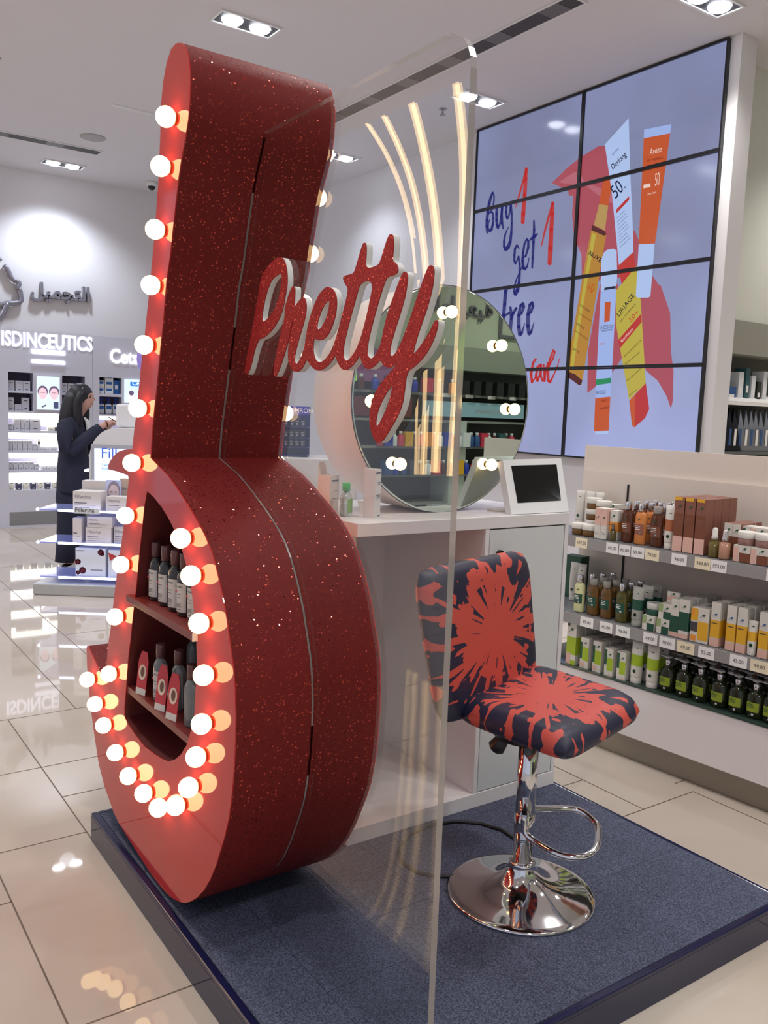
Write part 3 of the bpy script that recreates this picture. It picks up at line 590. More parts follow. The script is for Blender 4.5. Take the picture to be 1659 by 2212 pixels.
def vtext(s, p0, p1, hpx, m, lay=6, bold=0, shear=0):
    """text along p0 -> p1 (pixels of the photograph) on the screens"""
    x = VX+.0025-.0008*lay; a, c = atx(*p0, x), atx(*p1, x); u = (c-a); L = u.length; u.normalize(); v = u.cross(Vector((0, 0, 0))+Vector((-1, 0, 0))); v = Vector((-1, 0, 0)).cross(u)
    d = atx(p0[0], p0[1]-hpx, x); hh = abs((d-a).dot(v))
    o = text('advert_text', s, ((x-VX, a.y-4.76, a.z-1.13), u, v), hh/.72, m, vw, .0003, bold=bold, shear=shear)
    w = max(q.co.dot(u) for q in o.data.vertices)-min(q.co.dot(u) for q in o.data.vertices); k = L/w
    o0 = Vector((x-VX, a.y-4.76, a.z-1.13))
    for q in o.data.vertices: d_ = q.co-o0; q.co = o0+u*(d_.dot(u)*k)+v*d_.dot(v)+Vector((-1, 0, 0))*d_.x*0
    return o
vtext('NUXE', (1270.5, 549), (1296, 567), 12, blk_, bold=.01); vtext('10', (1266, 628), (1277, 632), 22, og); vtext('SUN CARE', (1252, 660), (1272, 675), 6, blk_); vtext('HUILE BRONZANTE', (1249, 677), (1276, 695), 4, brn); vtext('SUNTAN OIL', (1244, 700), (1261, 712), 6, blk_); vtext('HAUTE PROTECTION', (1241, 715), (1268, 735), 4, brn); vtext('SPF 10', (1236, 755), (1250, 764), 6, blk_)
vtext('Daylong', (1323, 367), (1353, 337), 15, blk_, bold=.01); vtext('CETAPHIL', (1323, 337), (1337, 322), 6, navy_g); vtext('50', (1329, 431), (1347, 411), 40, blk_); vtext('+', (1349, 411), (1354, 405), 10, blk_)
for k in range(9): vtext(['for adults', 'high protection lotion', 'with liposomes', 'sun protection', 'face and body', 'water resistant', 'fast absorbing', 'UVA UVB filters', 'dermatologist tested'][k], (1333+k*.7, 472+k*8), (1349+k*.9+(k % 3)*3, 456+k*8-(k % 3)*3), 3.4, blk_)
vtext('Avène', (1403, 335), (1429, 328), 14, txtw); vtext('EAU THERMALE', (1397, 350), (1431, 343), 5, brn); vtext('50', (1414, 402), (1424, 399), 28, txtw); vtext('Crème Cream', (1397, 422), (1417, 417), 5, txtw)
vtext('LA ROCHE-POSAY', (1297, 712), (1325, 709), 9, blk_); vtext('LABORATOIRE', (1298, 717), (1324, 714), 4, blk_); vtext('ANTHELIOS', (1287.5, 852), (1308, 850), 8, blk_); vtext('SPRAY 50+', (1296, 745), (1307, 744), 4, og); vtext('INVISIBLE MIST', (1299, 868), (1312, 867), 5, brn); vtext('VERY HIGH PROTECTION', (1295, 886), (1316, 882), 5, brn)
vtext('URIAGE', (1337, 686), (1371, 640), 16, blk_); vtext('EAU THERMALE', (1340, 697), (1373, 658), 5, blk_); vtext('50+', (1362, 697), (1380, 677), 14, og2); vtext('Bariésun', (1343, 741), (1367, 713), 9, txtw); vtext('CRÈME TRES HAUTE PROTECTION', (1348, 773), (1386, 736), 5, brn); vtext('Bonne tenue confortable et souple', (1351, 788), (1382, 762), 5, blk_); vtext('Very high protection', (1354, 825), (1387, 795), 5, blk_); vtext('made in france', (1359, 856), (1377, 842), 4, blk_)
def conv_c(sx, ox, oy, lay):
    x = VX+.0025-.0008*lay
    def c(a, d_): w = atx(ox+a/sx, oy+d_/sx, x); return V3(w)
    return c
cv = conv_c(7.373, 1040, 340, 6); up = (-1, 0, 0)
def brush(lines, m, cvv, lab): o = strokes(B(), lines, cvv, up, .0003).build('advert_lettering', m, vw); o['label'] = lab
brush([[(178,560,34),(150,630,42),(122,740,46),(102,860,46),(88,1000,46),(84,1100,42),(90,1200,28)], [(182,560,24),(200,610,24),(200,690,24),(184,780,22),(165,850,18)], [(110,905,22),(150,860,34),(180,890,32),(188,970,32),(180,1070,36),(160,1150,40),(130,1180,34),(105,1120,24),(112,1040,20),(135,985,16)],
       [(245,790,42),(240,900,42),(240,1000,42),(250,1080,44),(262,1125,36),(292,1070,26),(312,950,30),(330,785,38)], [(330,785,38),(324,900,36),(328,1050,40),(350,1135,26)],
       [(398,775,38),(392,870,38),(402,950,36),(412,980,28),(436,930,24),(460,830,30),(468,755,36)], [(468,755,36),(482,900,32),(482,1050,34),(476,1200,38),(456,1350,50),(420,1440,60),(385,1470,50),(362,1420,42),(360,1340,36),(375,1240,28),(402,1165,18),(436,1105,10)]], navy_g, cv, 'dark blue brush word buy')
brush([[(715,180,46),(705,350,54),(688,600,60),(665,900,66),(658,1035,58)], [(715,190,40),(668,370,34),(600,600,28),(545,790,12)]], red_g, cv, 'red figure 1 after buy')
brush([[(600,1450,18),(565,1400,34),(535,1450,36),(524,1560,36),(526,1650,34),(540,1700,22),(568,1640,24),(592,1575,26)], [(592,1575,26),(608,1700,36),(608,1850,38),(598,2000,44),(572,2120,60),(540,2180,52),(520,2140,36),(528,2040,28),(562,1930,22),(620,1800,20),(655,1720,16)],
       [(655,1600,24),(705,1570,30),(745,1440,38),(747,1330,36),(722,1300,30),(685,1380,32),(662,1520,38),(655,1650,44),(668,1760,52),(692,1780,44),(728,1740,28),(758,1600,12)], [(835,1010,28),(838,1150,38),(828,1350,42),(816,1600,38),(808,1760,28)], [(782,1310,34),(842,1255,60),(890,1220,26)]], navy_g, cv, 'dark blue brush word get')
brush([[(1135,722,46),(1128,900,60),(1112,1150,66),(1098,1450,76),(1085,1690,62)], [(1135,735,40),(1075,930,36),(1010,1170,30),(955,1410,16)]], red_g, cv, 'red figure 1 after get')
cv1 = conv_c(1, 0, 0, 6)
e_ = [(1121,682,4.5),(1127,676,5),(1131.5,663,6),(1129.6,655.5,6),(1124.5,660,6),(1120.6,681,7),(1120.5,706,8),(1123,723,8),(1127.5,719,5),(1133.5,698,1.5)]
brush([[(1101,622,7),(1095,621,7),(1092,630,7.5),(1090,657,7.5),(1088,681,7),(1086,704,5)], [(1084,686,5),(1100,676,5)], [(1102.5,664,5),(1105,682,7.5),(1102,716,7)], [(1104,690,4),(1109,676,6),(1115,666,6)], e_, [(a+20, c_-2, w) for a, c_, w in e_]], navy_g, cv1, 'dark blue brush word free')
brush([[(1157,776,5),(1151.5,784,5),(1147,808,6),(1149,826,5),(1156,816,3)], [(1167,788,5),(1161,793,5),(1158,812,6),(1161,823,5),(1167,806,4),(1168.5,788,5),(1168,812,5),(1172,823,4)], [(1174,788,4),(1176,805,5),(1176,823,5),(1179,800,4),(1184,784,5)], [(1185,792,3),(1194,776,4),(1198.5,760,4),(1195,756.5,4),(1188,776,5),(1183.5,800,6),(1184,822,6),(1188,826,5),(1197,808,3),(1203,795,2.5),(1208.5,775,1.5)]], red_g, cv1, 'red brush word care')
# ------------------------------------------------------------------ far left wall: face outline, Arabic sign, two lit cabinets
WY = 10.19
grey_metal = mat('sign_grey_metal', (146, 144, 156), .3, .5)
def wl(x, y, d=0.0): return aty(x, y, WY-d)
def islands_apart(o, ax):                   # letters that touch lie a hair apart in depth
    me = o.data; par = list(range(len(me.vertices)))
    def fd(i):
        while par[i] != i: par[i] = par[par[i]]; i = par[i]
        return i
    for e in me.edges: par[fd(e.vertices[0])] = fd(e.vertices[1])
    ids = {}
    for v in me.vertices: k = ids.setdefault(fd(v.index), len(ids)); v.co[ax] += .0035*(k % 3)
fo = thing('face_outline_sign', 'grey metal line drawing of a face in profile mounted on the far left wall', 'sign', wl(30, 640))
c0 = fo.location.copy()
def crop8(a, c, d=.04): w = wl(a/7.213, 540+c/7.213, d); return w-c0
bb = B()
for L, r in (([(-60,110),(-20,140),(10,175)], .028), ([(60,235),(100,280),(135,340),(160,400),(180,440),(220,470),(270,490),(300,510),(300,530),(285,560),(275,600),(305,605),(315,640),(290,655),(330,675),(325,700),(320,720),(335,750),(330,790),(300,815),(240,825),(180,830),(100,830),(40,850),(-40,860)], .027), ([(120,830),(90,870),(70,930),(30,1010),(-20,1080)], .03)):
    bb.tube([crop8(*p) for p in L], r, 8)
bb.build('outline_strip', grey_metal, fo)
ar = text('arabic_wall_sign', '\ufede\ufef4\ufee4\ufea0\ufe98\ufedf\ufe8d', (wl(66, 650, .03), (1, 0, 0), (0, 0, 1)), .40, grey_metal, None, .05, bold=.03)
w0, w1 = wl(66, 650, .03), wl(193, 655, .03); xs_ = [q.co.x for q in ar.data.vertices]; zs_ = [q.co.z for q in ar.data.vertices]
kx = (w1.x-w0.x)/(max(xs_)-min(xs_)); zt_, zb_ = wl(84, 609, .03).z, wl(144, 658, .03).z; kz = (zt_-zb_)/(max(zs_)-min(zs_)); mx_, mz_ = min(xs_), min(zs_)
for q in ar.data.vertices: q.co.x = w0.x+(q.co.x-mx_)*kx; q.co.z = zb_+(q.co.z-mz_)*kz
islands_apart(ar, 1); tagit(ar, 'grey raised Arabic lettering on the far left wall beside the face outline', 'sign')

# cabinet with the long lit sign
UY = 10.16
def up_(x, y): return aty(x, y, UY)
cab_grey = mat('niche_grey', (150, 146, 172), .7); cabm = mat('cabinet_lacquer', (206, 205, 216), .3)
def cabinet(name, label, x0, x1, z1, niches, cat='shelf unit', plinth=True):
    t = thing(name, label, cat, ((x0+x1)/2, UY, 0)); cx_ = (x0+x1)/2
    # front is a sheet with holes, niches are real recesses
    Ls = [[(x0-cx_, .0), (x1-cx_, .0), (x1-cx_, z1), (x0-cx_, z1)]] + [[(a-cx_, c), (b-cx_, c), (b-cx_, d), (a-cx_, d)] for a, b, c, d in niches]
    outline('front', Ls, ((0, -.002, 0), (1, 0, 0), (0, 0, 1)), .018, cabm, t)
    nb = B()
    for a, b, c, d in niches:
        a, b = a-cx_, b-cx_; D = .26
        for P in ([(a, 0, c), (b, 0, c), (b, D, c), (a, D, c)], [(a, 0, d), (b, 0, d), (b, D, d), (a, D, d)], [(a, 0, c), (a, 0, d), (a, D, d), (a, D, c)], [(b, 0, c), (b, 0, d), (b, D, d), (b, D, c)], [(a, D, c), (b, D, c), (b, D, d), (a, D, d)]): nb.poly(P)
    nb.build('niche', cab_grey, t); return t, cx_
def R(x0, y0, x1, y1): p, q = up_(x0, y0), up_(x1, y1); return p.x, q.x, q.z, p.z
xl, xr = up_(-40, 900).x, up_(199, 800).x
zT = 2.155
N1 = [R(17,803,71,846), R(17.5,848,71,888), R(133.5,811,183,852), R(133.5,853,183,890)]
zr = [up_(18, y).z for y in (893, 932, 977, 1021, 1058)]
xa, xb = up_(17.5, 900).x, up_(186, 900).x
rows = [(xa, xb, up_(18, 932).z, up_(18, 891).z), (xa, xb, up_(18, 976).z, up_(18, 934.5).z), (xa, xb, up_(18, 1018.5).z, up_(18, 978).z), (xa, xb, up_(18, 1061).z, up_(18, 1021).z)]
cb, ccx = cabinet('lit_cabinet', 'white wall cabinet with glowing shelves and the long lit sign above, far left', xl, xr, zT, N1+rows)
def CB(x, y, dy=0): w = up_(x, y); return Vector((w.x-ccx, dy, w.z))
isd = text('sign_letters', 'ISDINCEUTICS', (CB(3, 748, -.016), (1, 0, 0), (0, 0, 1)), .2, lit_blue, cb, .006, bold=.02)
xs_ = [q.co.x for q in isd.data.vertices]; kx = (CB(199, 760).x-CB(3, 748).x)/(max(xs_)-min(xs_)); zs_ = [q.co.z for q in isd.data.vertices]; kz = .165/(max(zs_)-min(zs_)); mx_, mz_ = min(xs_), min(zs_); zb_ = CB(8, 746).z
for q in isd.data.vertices: q.co.x = CB(3, 748).x+(q.co.x-mx_)*kx; q.co.z = zb_+(q.co.z-mz_)*kz-.005
for y0, y1 in ((754, 771), (776, 791)):
    a, c = CB(67, y0), CB(140, y1); B().box(a.x, c.x, -.035, -.012, c.z+.012, a.z, .008).build('sign_bar', lit_blue, cb)
for k, (a, b_, c, d) in enumerate(rows):   # glowing light panels: a full strip plus a deeper step on the right
    h1 = (d-c)*(.30 if k < 3 else .55); xm = a+(b_-a)*(.66 if k == 0 else .42)
    B().box(a-ccx, b_-ccx, .01, .24, d-h1, d-.004).build('light_strip', lit_white, cb)
    if k < 3:
        x1 = a+(b_-a)*.60 if k == 0 else xm; B().box((x1 if k else x1-.12)-ccx, (b_ if k else xm+.04)-ccx, .012, .24, d-h1-.085, d-h1+.001).build('light_strip', lit_white, cb)
    B().box(a-ccx, b_-ccx, .0, .25, c, c+.012).build('shelf', cabm, cb)
B().box(up_(20, 1100).x-ccx, xr-ccx, -.012, -.008, .02, .17).build('kick_plate', mat('kick_steel', (150, 150, 152), .4, .5), cb)
pos = thing('lit_poster', 'lit poster with two identical faces between the cabinet niches', 'poster', up_(103, 885))
pc = pos.location.copy(); pw = up_(128, 840).x-up_(79, 840).x; ph = up_(79, 812).z-up_(79, 884).z
B().box(-pw/2-.012, pw/2+.012, -.035, -.008, -.012, ph+.012).build('frame', cabm, pos)
B().box(-pw/2, pw/2, -.038, -.034, 0, ph).build('screen', mat('lit_poster', (200, 210, 220), .3, emit=(206, 230, 246), es=.9), pos)
hairc, skinc = mat('poster_hair', (90, 70, 90), .6, emit=(104, 88, 116), es=.8), mat('poster_skin', (220, 180, 180), .6, emit=(216, 184, 200), es=.9)
for sx in (-.25, .25):
    disc(B(), Matrix.Translation((sx*pw, -.0385, ph*.55)) @ RX @ Matrix.Diagonal((1.0, 1.15, 1, 1)), .055).build('printed_hair', hairc, pos)
    disc(B(), Matrix.Translation((sx*pw, -.0392, ph*.485)) @ RX @ Matrix.Diagonal((.95, 1.35, 1, 1)), .047).build('printed_face', skinc, pos)
    B().poly([(sx*pw-.024, -.0397, ph*.505), (sx*pw+.024, -.0397, ph*.505), (sx*pw+.024, -.0397, ph*.52), (sx*pw-.024, -.0397, ph*.52)]).build('printed_eyes', hairc, pos)
pk = B().poly([(pw*.22, -.0392, .04*ph), (pw*.44, -.0392, .04*ph), (pw*.44, -.0392, .24*ph), (pw*.22, -.0392, .24*ph)]).build('printed_pack', mat('poster_navy', (60, 62, 92), .5, emit=(70, 74, 108), es=.8), pos)
B().poly([(-pw*.3, -.0392, .10*ph), (-pw*.12, -.0392, .16*ph), (-pw*.08, -.0392, .12*ph), (-pw*.3, -.0392, .05*ph)]).build('printed_swoosh', hairc, pos)
# products in this cabinet
lbox, dbox, ybox = mat('pale_pack', (204, 204, 214), .5), mat('navy_pack', (62, 66, 90), .45), mat('cream_pack', (214, 212, 204), .5)
def wallpack(x0, x1, y0, y1, label, m, dy=.03, depth=.06, cat='box', grp=None, name='product_box', zf=None):
    p, q = up_(x0, y0), up_(x1, y1); w, h = q.x-p.x, p.z-(zf if zf is not None else q.z)
    z_ = zf if zf is not None else q.z
    return carton(name, label, (p.x+q.x)/2, UY+dy+depth/2, z_, w*.97, depth, h, 0, [m, ink, paper], ((.25, .75, .74, .8, 1), (.3, .7, .14, .2, 1)) if m is not dbox else ((.2, .8, .72, .86, 2), (.3, .7, .1, .2, 2)), grp or 'packs in the white wall cabinets', cat)
for k, (a, c, y0) in enumerate(((17.5, 33, 821), (34.5, 51, 822), (51, 67, 823))): wallpack(a, c, y0, 844, f'{ordn(k)} pale skincare box from the left in the top left cabinet niche', lbox, zf=N1[0][2])
for k, (a, c, y0, wd) in enumerate(((17.5, 32, 858, 'tall'), (33, 48, 873, 'short'), (49, 65, 859, 'tall'))): wallpack(a, c, y0, 886, f'{wd} pale skincare box, {ordn(k)} from the left in the lower left cabinet niche', lbox, zf=N1[1][2])
for k, (a, c, y0) in enumerate(((134, 147, 827), (148, 161, 828), (162, 175, 829))): wallpack(a, c, y0, 850, f'{ordn(k)} pale box from the left in the top niche right of the lit poster', lbox, zf=N1[2][2])
for k, (a, c, y0) in enumerate(((134, 146, 876), (148, 160, 874))): wallpack(a, c, y0, 888, f'{ordn(k)} low pale box in the lower niche right of the lit poster', lbox, zf=N1[3][2])
r0, r1, r2, r3 = [r[2]+.012 for r in rows]
for k, (a, c, y0, m, nm) in enumerate(((17.5,30,916,lbox,'low pale'),(31,46,903,lbox,'pale'),(46.5,54,903,lbox,'narrow pale'),(56,65,904,lbox,'narrow grey'),(66,90,904,lbox,'wide pale'),(105,120,914,ybox,'cream'),(121,133,914,dbox,'navy'),(135,150,914,ybox,'last cream'))): wallpack(a, c, y0, 930, f'{nm} box, {ordn(k)} from the left on the highest glowing shelf', m, zf=r0)
for k in range(5): wallpack(18+k*10.8, 28.2+k*10.8, 952, 974, f'{ordn(k)} pale box from the left on the second glowing shelf', lbox, zf=r1)
for k in range(3):
    wallpack(73+k*19, 82+k*19, 959, 975, f'{ordn(k)} pale box beside a dropper bottle on the second glowing shelf', lbox, zf=r1)
    p = up_(86.5+k*18.5, 975); t = thing('dropper_bottle', f'{ordn(k)} small dropper bottle with black cap on the second glowing shelf', 'bottle', (p.x, UY+.05, r1), 0, 'dropper bottles on the glowing shelf')
    B().lathe([(.022, 0), (.024, .005), (.024, .06), (.012, .07)], 12).build('bottle', lbox, t); B().lathe([(.014, .07), (.014, .10), (.008, .102), (.007, .135), (.002, .14)], 12).build('dropper_cap', black, t)
for k in range(10): wallpack(19+k*11.4+(k > 5)*4, 29+k*11.4+(k > 5)*4, 998 if k < 5 else 1003, 1017, f'{ordn(k)} pale box from the left on the third glowing shelf', lbox, zf=r2)
for k in range(8): wallpack(21+k*15.6, 33+k*15.6, 1041, 1059, (f'{ordn(k//2)} cream' if k % 2 == 0 else f'{ordn(k//2)} navy')+' box from the left on the lowest glowing shelf', ybox if k % 2 == 0 else dbox, zf=r3)

# second cabinet with white word sign
xr2 = up_(597, 760).x
N2 = [R(214,814.5,262,852), R(214,856,262,896), R(380,830,640,868), R(640, 830, 720, 868)]
rows2 = [(up_(213, 898).x, up_(580, 898).x, up_(213, 925).z, up_(213, 898).z)]
cb2, c2x = cabinet('lit_cabinet', 'white wall cabinet with the white word sign, behind the service counter', xr+.004, xr2, zT, [N2[0], N2[1]]+rows2)
cet = text('sign_letters', 'Cetaphil', (Vector((up_(236, 782).x-c2x, -.02, up_(236, 783).z)), (1, 0, 0), (0, 0, 1)), .225, mat('lit_word_sign', (255, 255, 255), .5, emit=(250, 250, 255), es=1.3), cb2, .008, bold=.02)
for q in cet.data.vertices: q.co.x = up_(236, 782).x-c2x+(q.co.x-up_(236, 782).x+c2x)*.80
B().box(up_(214, 898).x-c2x, up_(580, 898).x-c2x, .01, .24, up_(213, 906).z, up_(213, 899).z).build('light_strip', lit_white, cb2)
pos2 = thing('lit_poster', 'lit poster with a group of people in white beside the blue lotion niches', 'poster', up_(300, 880)); pc = pos2.location
a, c = up_(268, 819), up_(330, 872); pw, ph = c.x-a.x, a.z-c.z; pos2.location = ((a.x+c.x)/2, UY, c.z)
B().box(-pw/2, pw/2, -.03, -.008, 0, ph).build('screen', M['lit_poster'], pos2)
B().box(-pw*.32, pw*.3, -.033, -.029, ph*.72, ph*.9, .01).build('printed_badge', mat('poster_blue', (40, 110, 190), .5, emit=(50, 130, 210), es=.8), pos2)
text('badge_word', 'Cetaphil', ((-pw*.26, -.0345, ph*.76), (1, 0, 0), (0, 0, 1)), .075, M['lit_word_sign'], pos2, .001)
for k in range(3):
    disc(B(), Matrix.Translation((-pw*.28+k*.11, -.0325, ph*(.42+.04*k))) @ RX, .03).build('printed_head', hairc, pos2)
    B().poly([(-pw*.28+k*.11-.05, -.032, .02), (-pw*.28+k*.11+.05, -.032, .02), (-pw*.28+k*.11+.035, -.032, ph*.36), (-pw*.28+k*.11-.035, -.032, ph*.36)]).build('printed_coat', mat('poster_white', (240, 240, 245), .5, emit=(236, 240, 248), es=1), pos2)
bluep = mat('blue_pack', (30, 96, 168), .45); whp = mat('white_pack', (222, 226, 230), .5)
for k, (a, c, y0, y1) in enumerate(((214,227,825,839),(214,227,839,852),(228,246,818,829),(228,246,829,841),(228,246,841,852))):
    carton('lotion_box', f'white and blue cream box, {"lower" if k in (1, 4) else "middle" if k == 3 else "upper"} of the {"left" if k < 2 else "right"} stack in the top lotion niche', (up_(a, y0).x+up_(c, y0).x)/2, UY+.06, N2[0][2]+(up_(220, 852).z*0)+max(0, {0: .078, 1: 0, 2: .150, 3: .0755, 4: 0}[k]), up_(c, 840).x-up_(a, 840).x-.004, .08, .074, 0, [whp, bluep], ((.15, .85, .45, .85, 1),), 'cream boxes in the lotion niche')
carton('lotion_box', 'solid blue lotion box at the right end of the top lotion niche', (up_(246.5, 840).x+up_(260, 840).x)/2, UY+.06, N2[0][2], .07, .06, .16, 0, [bluep, whp], ((.25, .75, .35, .65, 1),))
for k, xx in enumerate((222, 238, 254)):
    p = up_(xx, 890); t = thing('lotion_bottle', f'white lotion bottle with blue pump cap, {ordn(k)} from the left behind the service counter', 'bottle', (p.x, UY+.07, N2[1][2]), 0, 'lotion bottles')
    B().box(-.036, .036, -.02, .02, 0, .12, .014).build('bottle', whp, t); B().lathe([(.014, .12), (.014, .14), (.008, .145), (.008, .17), (.02, .172), (.02, .185)], 14).build('pump', mat('blue_cap', (30, 60, 170), .4), t)
    B().poly([(-.028, -.021, .06), (.028, -.021, .06), (.028, -.021, .1), (-.028, -.021, .1)]).build('label_sticker', bluep, t)

# round sign on a stand whose edge shows left of the letter
p = at(297, 775, (0.57, .82, 0), (3.3, 7.6, 0))
rs = thing('round_sign', 'round violet offer sign half hidden behind the red letter', 'sign', (p.x+.15, p.y-.1, p.z-.5))
fz = math.atan2(-.57, .82)
B().lathe([(.0, -.008), (.185, -.008), (.19, 0), (.185, .008), (0, .008)], 40, Matrix.Translation((0, 0, .5)) @ Matrix.Rotation(fz, 4, 'Z') @ RX).build('disc', mat('violet_print', (150, 130, 205), .35, emit=(150, 130, 205), es=.35), rs)
text('offer_text', 'BUY', (Vector((-.10, -.10, .51)), Vector((.82, -.57, 0)), Vector((0, 0, 1))), .085, white, rs, .002)
B().cyl((0, 0, -p.z+.5), (0, 0, .36), .012).lathe([(.14, -p.z+.5), (.14, -p.z+.515), (.02, -p.z+.53)], 24).build('stand', chrome, rs)

# ------------------------------------------------------------------ service counter with lit glass shelves
E1, E2 = Vector((.82, -.572, 0)), Vector((.572, .82, 0))       # counter width, counter depth
SC = thing('service_counter', 'white arched service counter with lit screen and glass shelves of beige boxes', 'counter', (1.93, 6.72, 0), math.atan2(E1.y, E1.x))
sc0 = SC.location.copy()
def cpx(x, y, dep=0):                       # pixel on the counter front plane moved back by dep -> local (s, d, z)
    w = at(x, y, (E2.x, E2.y, 0), sc0+E2*dep); q = w-sc0; return Vector((q.dot(E1), q.dot(E2), q.z))
q0, q1 = cpx(193, 1180), cpx(250, 925); xl_ = q0.x; ztop = q1.z; xw = xl_+.95; r_ = .20
arch = [(xl_, .1)] + [(xl_+r_*(1-math.cos(a))*1.0, ztop-r_*(1-math.sin(a))*1.25) for a in [k*PI/16 for k in range(9)]] + [(xw, ztop), (xw, .1)]
B().prism([(a, 0, c) for a, c in arch], (0, .42, 0)).build('body', white, SC)
bs = B().box(xl_-.28, xw, -.40, .45, 0, .085, .01); bs.build('base', mat('counter_base_grey', (176, 176, 176), .3), SC)
s0, s1 = cpx(203, 968), cpx(203, 1075); B().box(s0.x-.02, xw-.12, -.012, -.001, s1.z-.02, s0.z+.03).build('screen_frame', mat('frame_silver', (176, 176, 184), .35), SC)
scn = B().box(s0.x+.008, xw-.15, -.016, -.011, s1.z, s0.z).build('screen', mat('lit_pale_screen', (200, 220, 250), .3, emit=(200, 224, 255), es=1.15), SC)
tq = cpx(219, 989); text('screen_word', 'Fillerina', (Vector((tq.x, -.018, tq.z)), (1, 0, 0), (0, 0, 1)), .115, mat('screen_blue_text', (60, 84, 180), .5, emit=(74, 98, 190), es=.7), scn, .001)
text('screen_word', 'Twelve Hyaluronic\nAcids filler', (Vector((tq.x+.006, -.018, tq.z-.06)), (1, 0, 0), (0, 0, 1)), .026, M['screen_blue_text'], scn, .001)
glass_m = mat('shelf_glass', (222, 228, 255), .05, trans=.8, emit=(130, 140, 255), es=.08); led = mat('lit_led_edge', (255, 255, 255), .5, emit=(205, 214, 255), es=6)  # LED light inside the glass is put in as a faint glow
zs3 = [cpx(150, 1096, -.22).z, cpx(150, 1165, -.22).z, cpx(150, 1237, -.22).z]
for zz in zs3:
    s_ = B().box(xl_-.26, xw-.05, -.37, -.003, zz-.008, zz, .002).build('glass_shelf', glass_m, SC)
    B().box(xl_-.10, xw-.06, -.376, -.371, zz-.014, zz+.002).build('led_strip', led, s_)
    B().sphere((xl_-.252, -.365, zz-.004), .012, 12).build('led_spot', led, s_)
zq = cpx(190, 1016, .1).z; B().box(xl_-.07, xl_-.001, .1, .3, zq-.01, zq+.006).build('side_shelf', led, SC)
for y_ in (1040, ): pass
def scbox(x0, x1, y0, y1, dep, depth, label, m, words_, fl=True, zf=None, rzz=0):
    p, q = cpx(x0, y0, dep), cpx(x1, y1, dep); z_ = zf if zf is not None else q.z; w, h = abs(q.x-p.x), p.z-z_
    wpos = sc0+E1*((p.x+q.x)/2)+E2*(dep+depth/2)
    o = carton('filler_box', label, wpos.x, wpos.y, z_, w, depth, h, SC.rotation_euler.z+rzz, [m, ink], ((.06, .5, .36, .40, 1), (.06, .8, .25, .27, 1), (.06, .6, .12, .14, 1)) if fl else (), 'beige boxes on the counter shelves')
    if words_: text('box_print', words_, (Vector((-w*.44, -depth/2-.001, h*.62)), (1, 0, 0), (0, 0, 1)), min(h*.28, w*.24), M['soft_grey_print'], o, .0005)
    return o
mat('soft_grey_print', (140, 136, 140), .6); bg = mat('beige_pack', (216, 208, 202), .5)
scbox(157.5, 217, 1061, 1094, -.34, .16, 'wide beige box alone on the top left of the top glass shelf', bg, 'Fillerina', zf=zs3[0])
scbox(177, 233, 1038, 1080, -.13, .1, 'plain white box standing behind the wide box on the top glass shelf', bg, '', False, zf=zs3[0])
scbox(229, 285, 1073, 1092, -.33, .12, 'low beige box right of the wide box on the top glass shelf', bg, 'Fillerina', zf=zs3[0])
o = scbox(259, 292, 1034, 1078, -.12, .06, 'tan upright box behind the low box on the top glass shelf', mat('tan_pack', (206, 178, 150), .5), 'Fillerina', False, zf=zs3[0])
fc = thing('face_card', 'upright card printed with a pale woman face on the top glass shelf', 'display card', sc0+E1*cpx(246, 1075, -.16).x+E2*(-.16)+Vector((0, 0, zs3[0])), SC.rotation_euler.z)
B().box(-.055, .055, -.002, .002, 0, .21).build('card', mat('card_blue', (198, 206, 245), .5), fc)
disc(B(), Matrix.Translation((0, -.0026, .125)) @ RX @ Matrix.Diagonal((.92, 1.5, 1, 1)), .052).build('printed_hair', mat('print_ash_hair', (150, 140, 160), .6), fc)
disc(B(), Matrix.Translation((0, -.0032, .112)) @ RX @ Matrix.Diagonal((.86, 1.4, 1, 1)), .046).build('printed_face', mat('print_skin', (222, 200, 206), .6), fc)
fb = B()
for sx in (-.017, .017): fb.lathe([(0, 0), (.008, 0)], 10, Matrix.Translation((sx, -.0038, .122)) @ RX @ Matrix.Diagonal((1, .45, 1, 1)))
fb.lathe([(0, 0), (.010, 0)], 10, Matrix.Translation((0, -.0038, .078)) @ RX @ Matrix.Diagonal((1, .35, 1, 1))); fb.build('printed_features', mat('print_dark', (110, 90, 110), .6), fc)
tl = scbox(159, 215, 1097.5, 1111, -.385, .004, 'white shelf talker with bold black name under the top glass shelf', whp, '', False)
text('talker_word', 'Fillerina', (Vector((-.085, -.003, .012)), (1, 0, 0), (0, 0, 1)), .045, black, tl, .0005, bold=.001)
scbox(157, 176, 1119, 1163, -.34, .12, 'narrow beige box at the left end of the middle glass shelf', bg, '', zf=zs3[1])
zb = scbox(185, 240, 1139, 1163, -.33, .12, 'lower wide beige box of the pair on the middle glass shelf', bg, 'Fillerina', zf=zs3[1]); h_ = cpx(190, 1139, -.33).z
scbox(188, 242, 1116, 1139, -.33, .12, 'upper wide beige box of the pair on the middle glass shelf', bg, 'Fillerina', zf=h_+.001)
scbox(246, 290, 1138, 1164, -.3, .12, 'beige box partly hidden by the red letter on the middle glass shelf', bg, 'Fillerina', zf=zs3[1])
rose = mat('rose_print', (130, 40, 60), .5)
def roses(bb, w, d, h):
    bb.mi = 2
    for a, c, r in ((-.44, .5, .022), (-.28, .2, .026), (-.44, .12, .016), (.36, .86, .024), (.42, .8, .014)): bb.lathe([(0, 0), (r, 0)], 9, Matrix.Translation((a*w*.95, -d/2-.0008, c*h)) @ RX)
p, q = cpx(163, 1183, -.32), cpx(228, 1233, -.32); wpos = sc0+E1*((p.x+q.x)/2)+E2*(-.27)
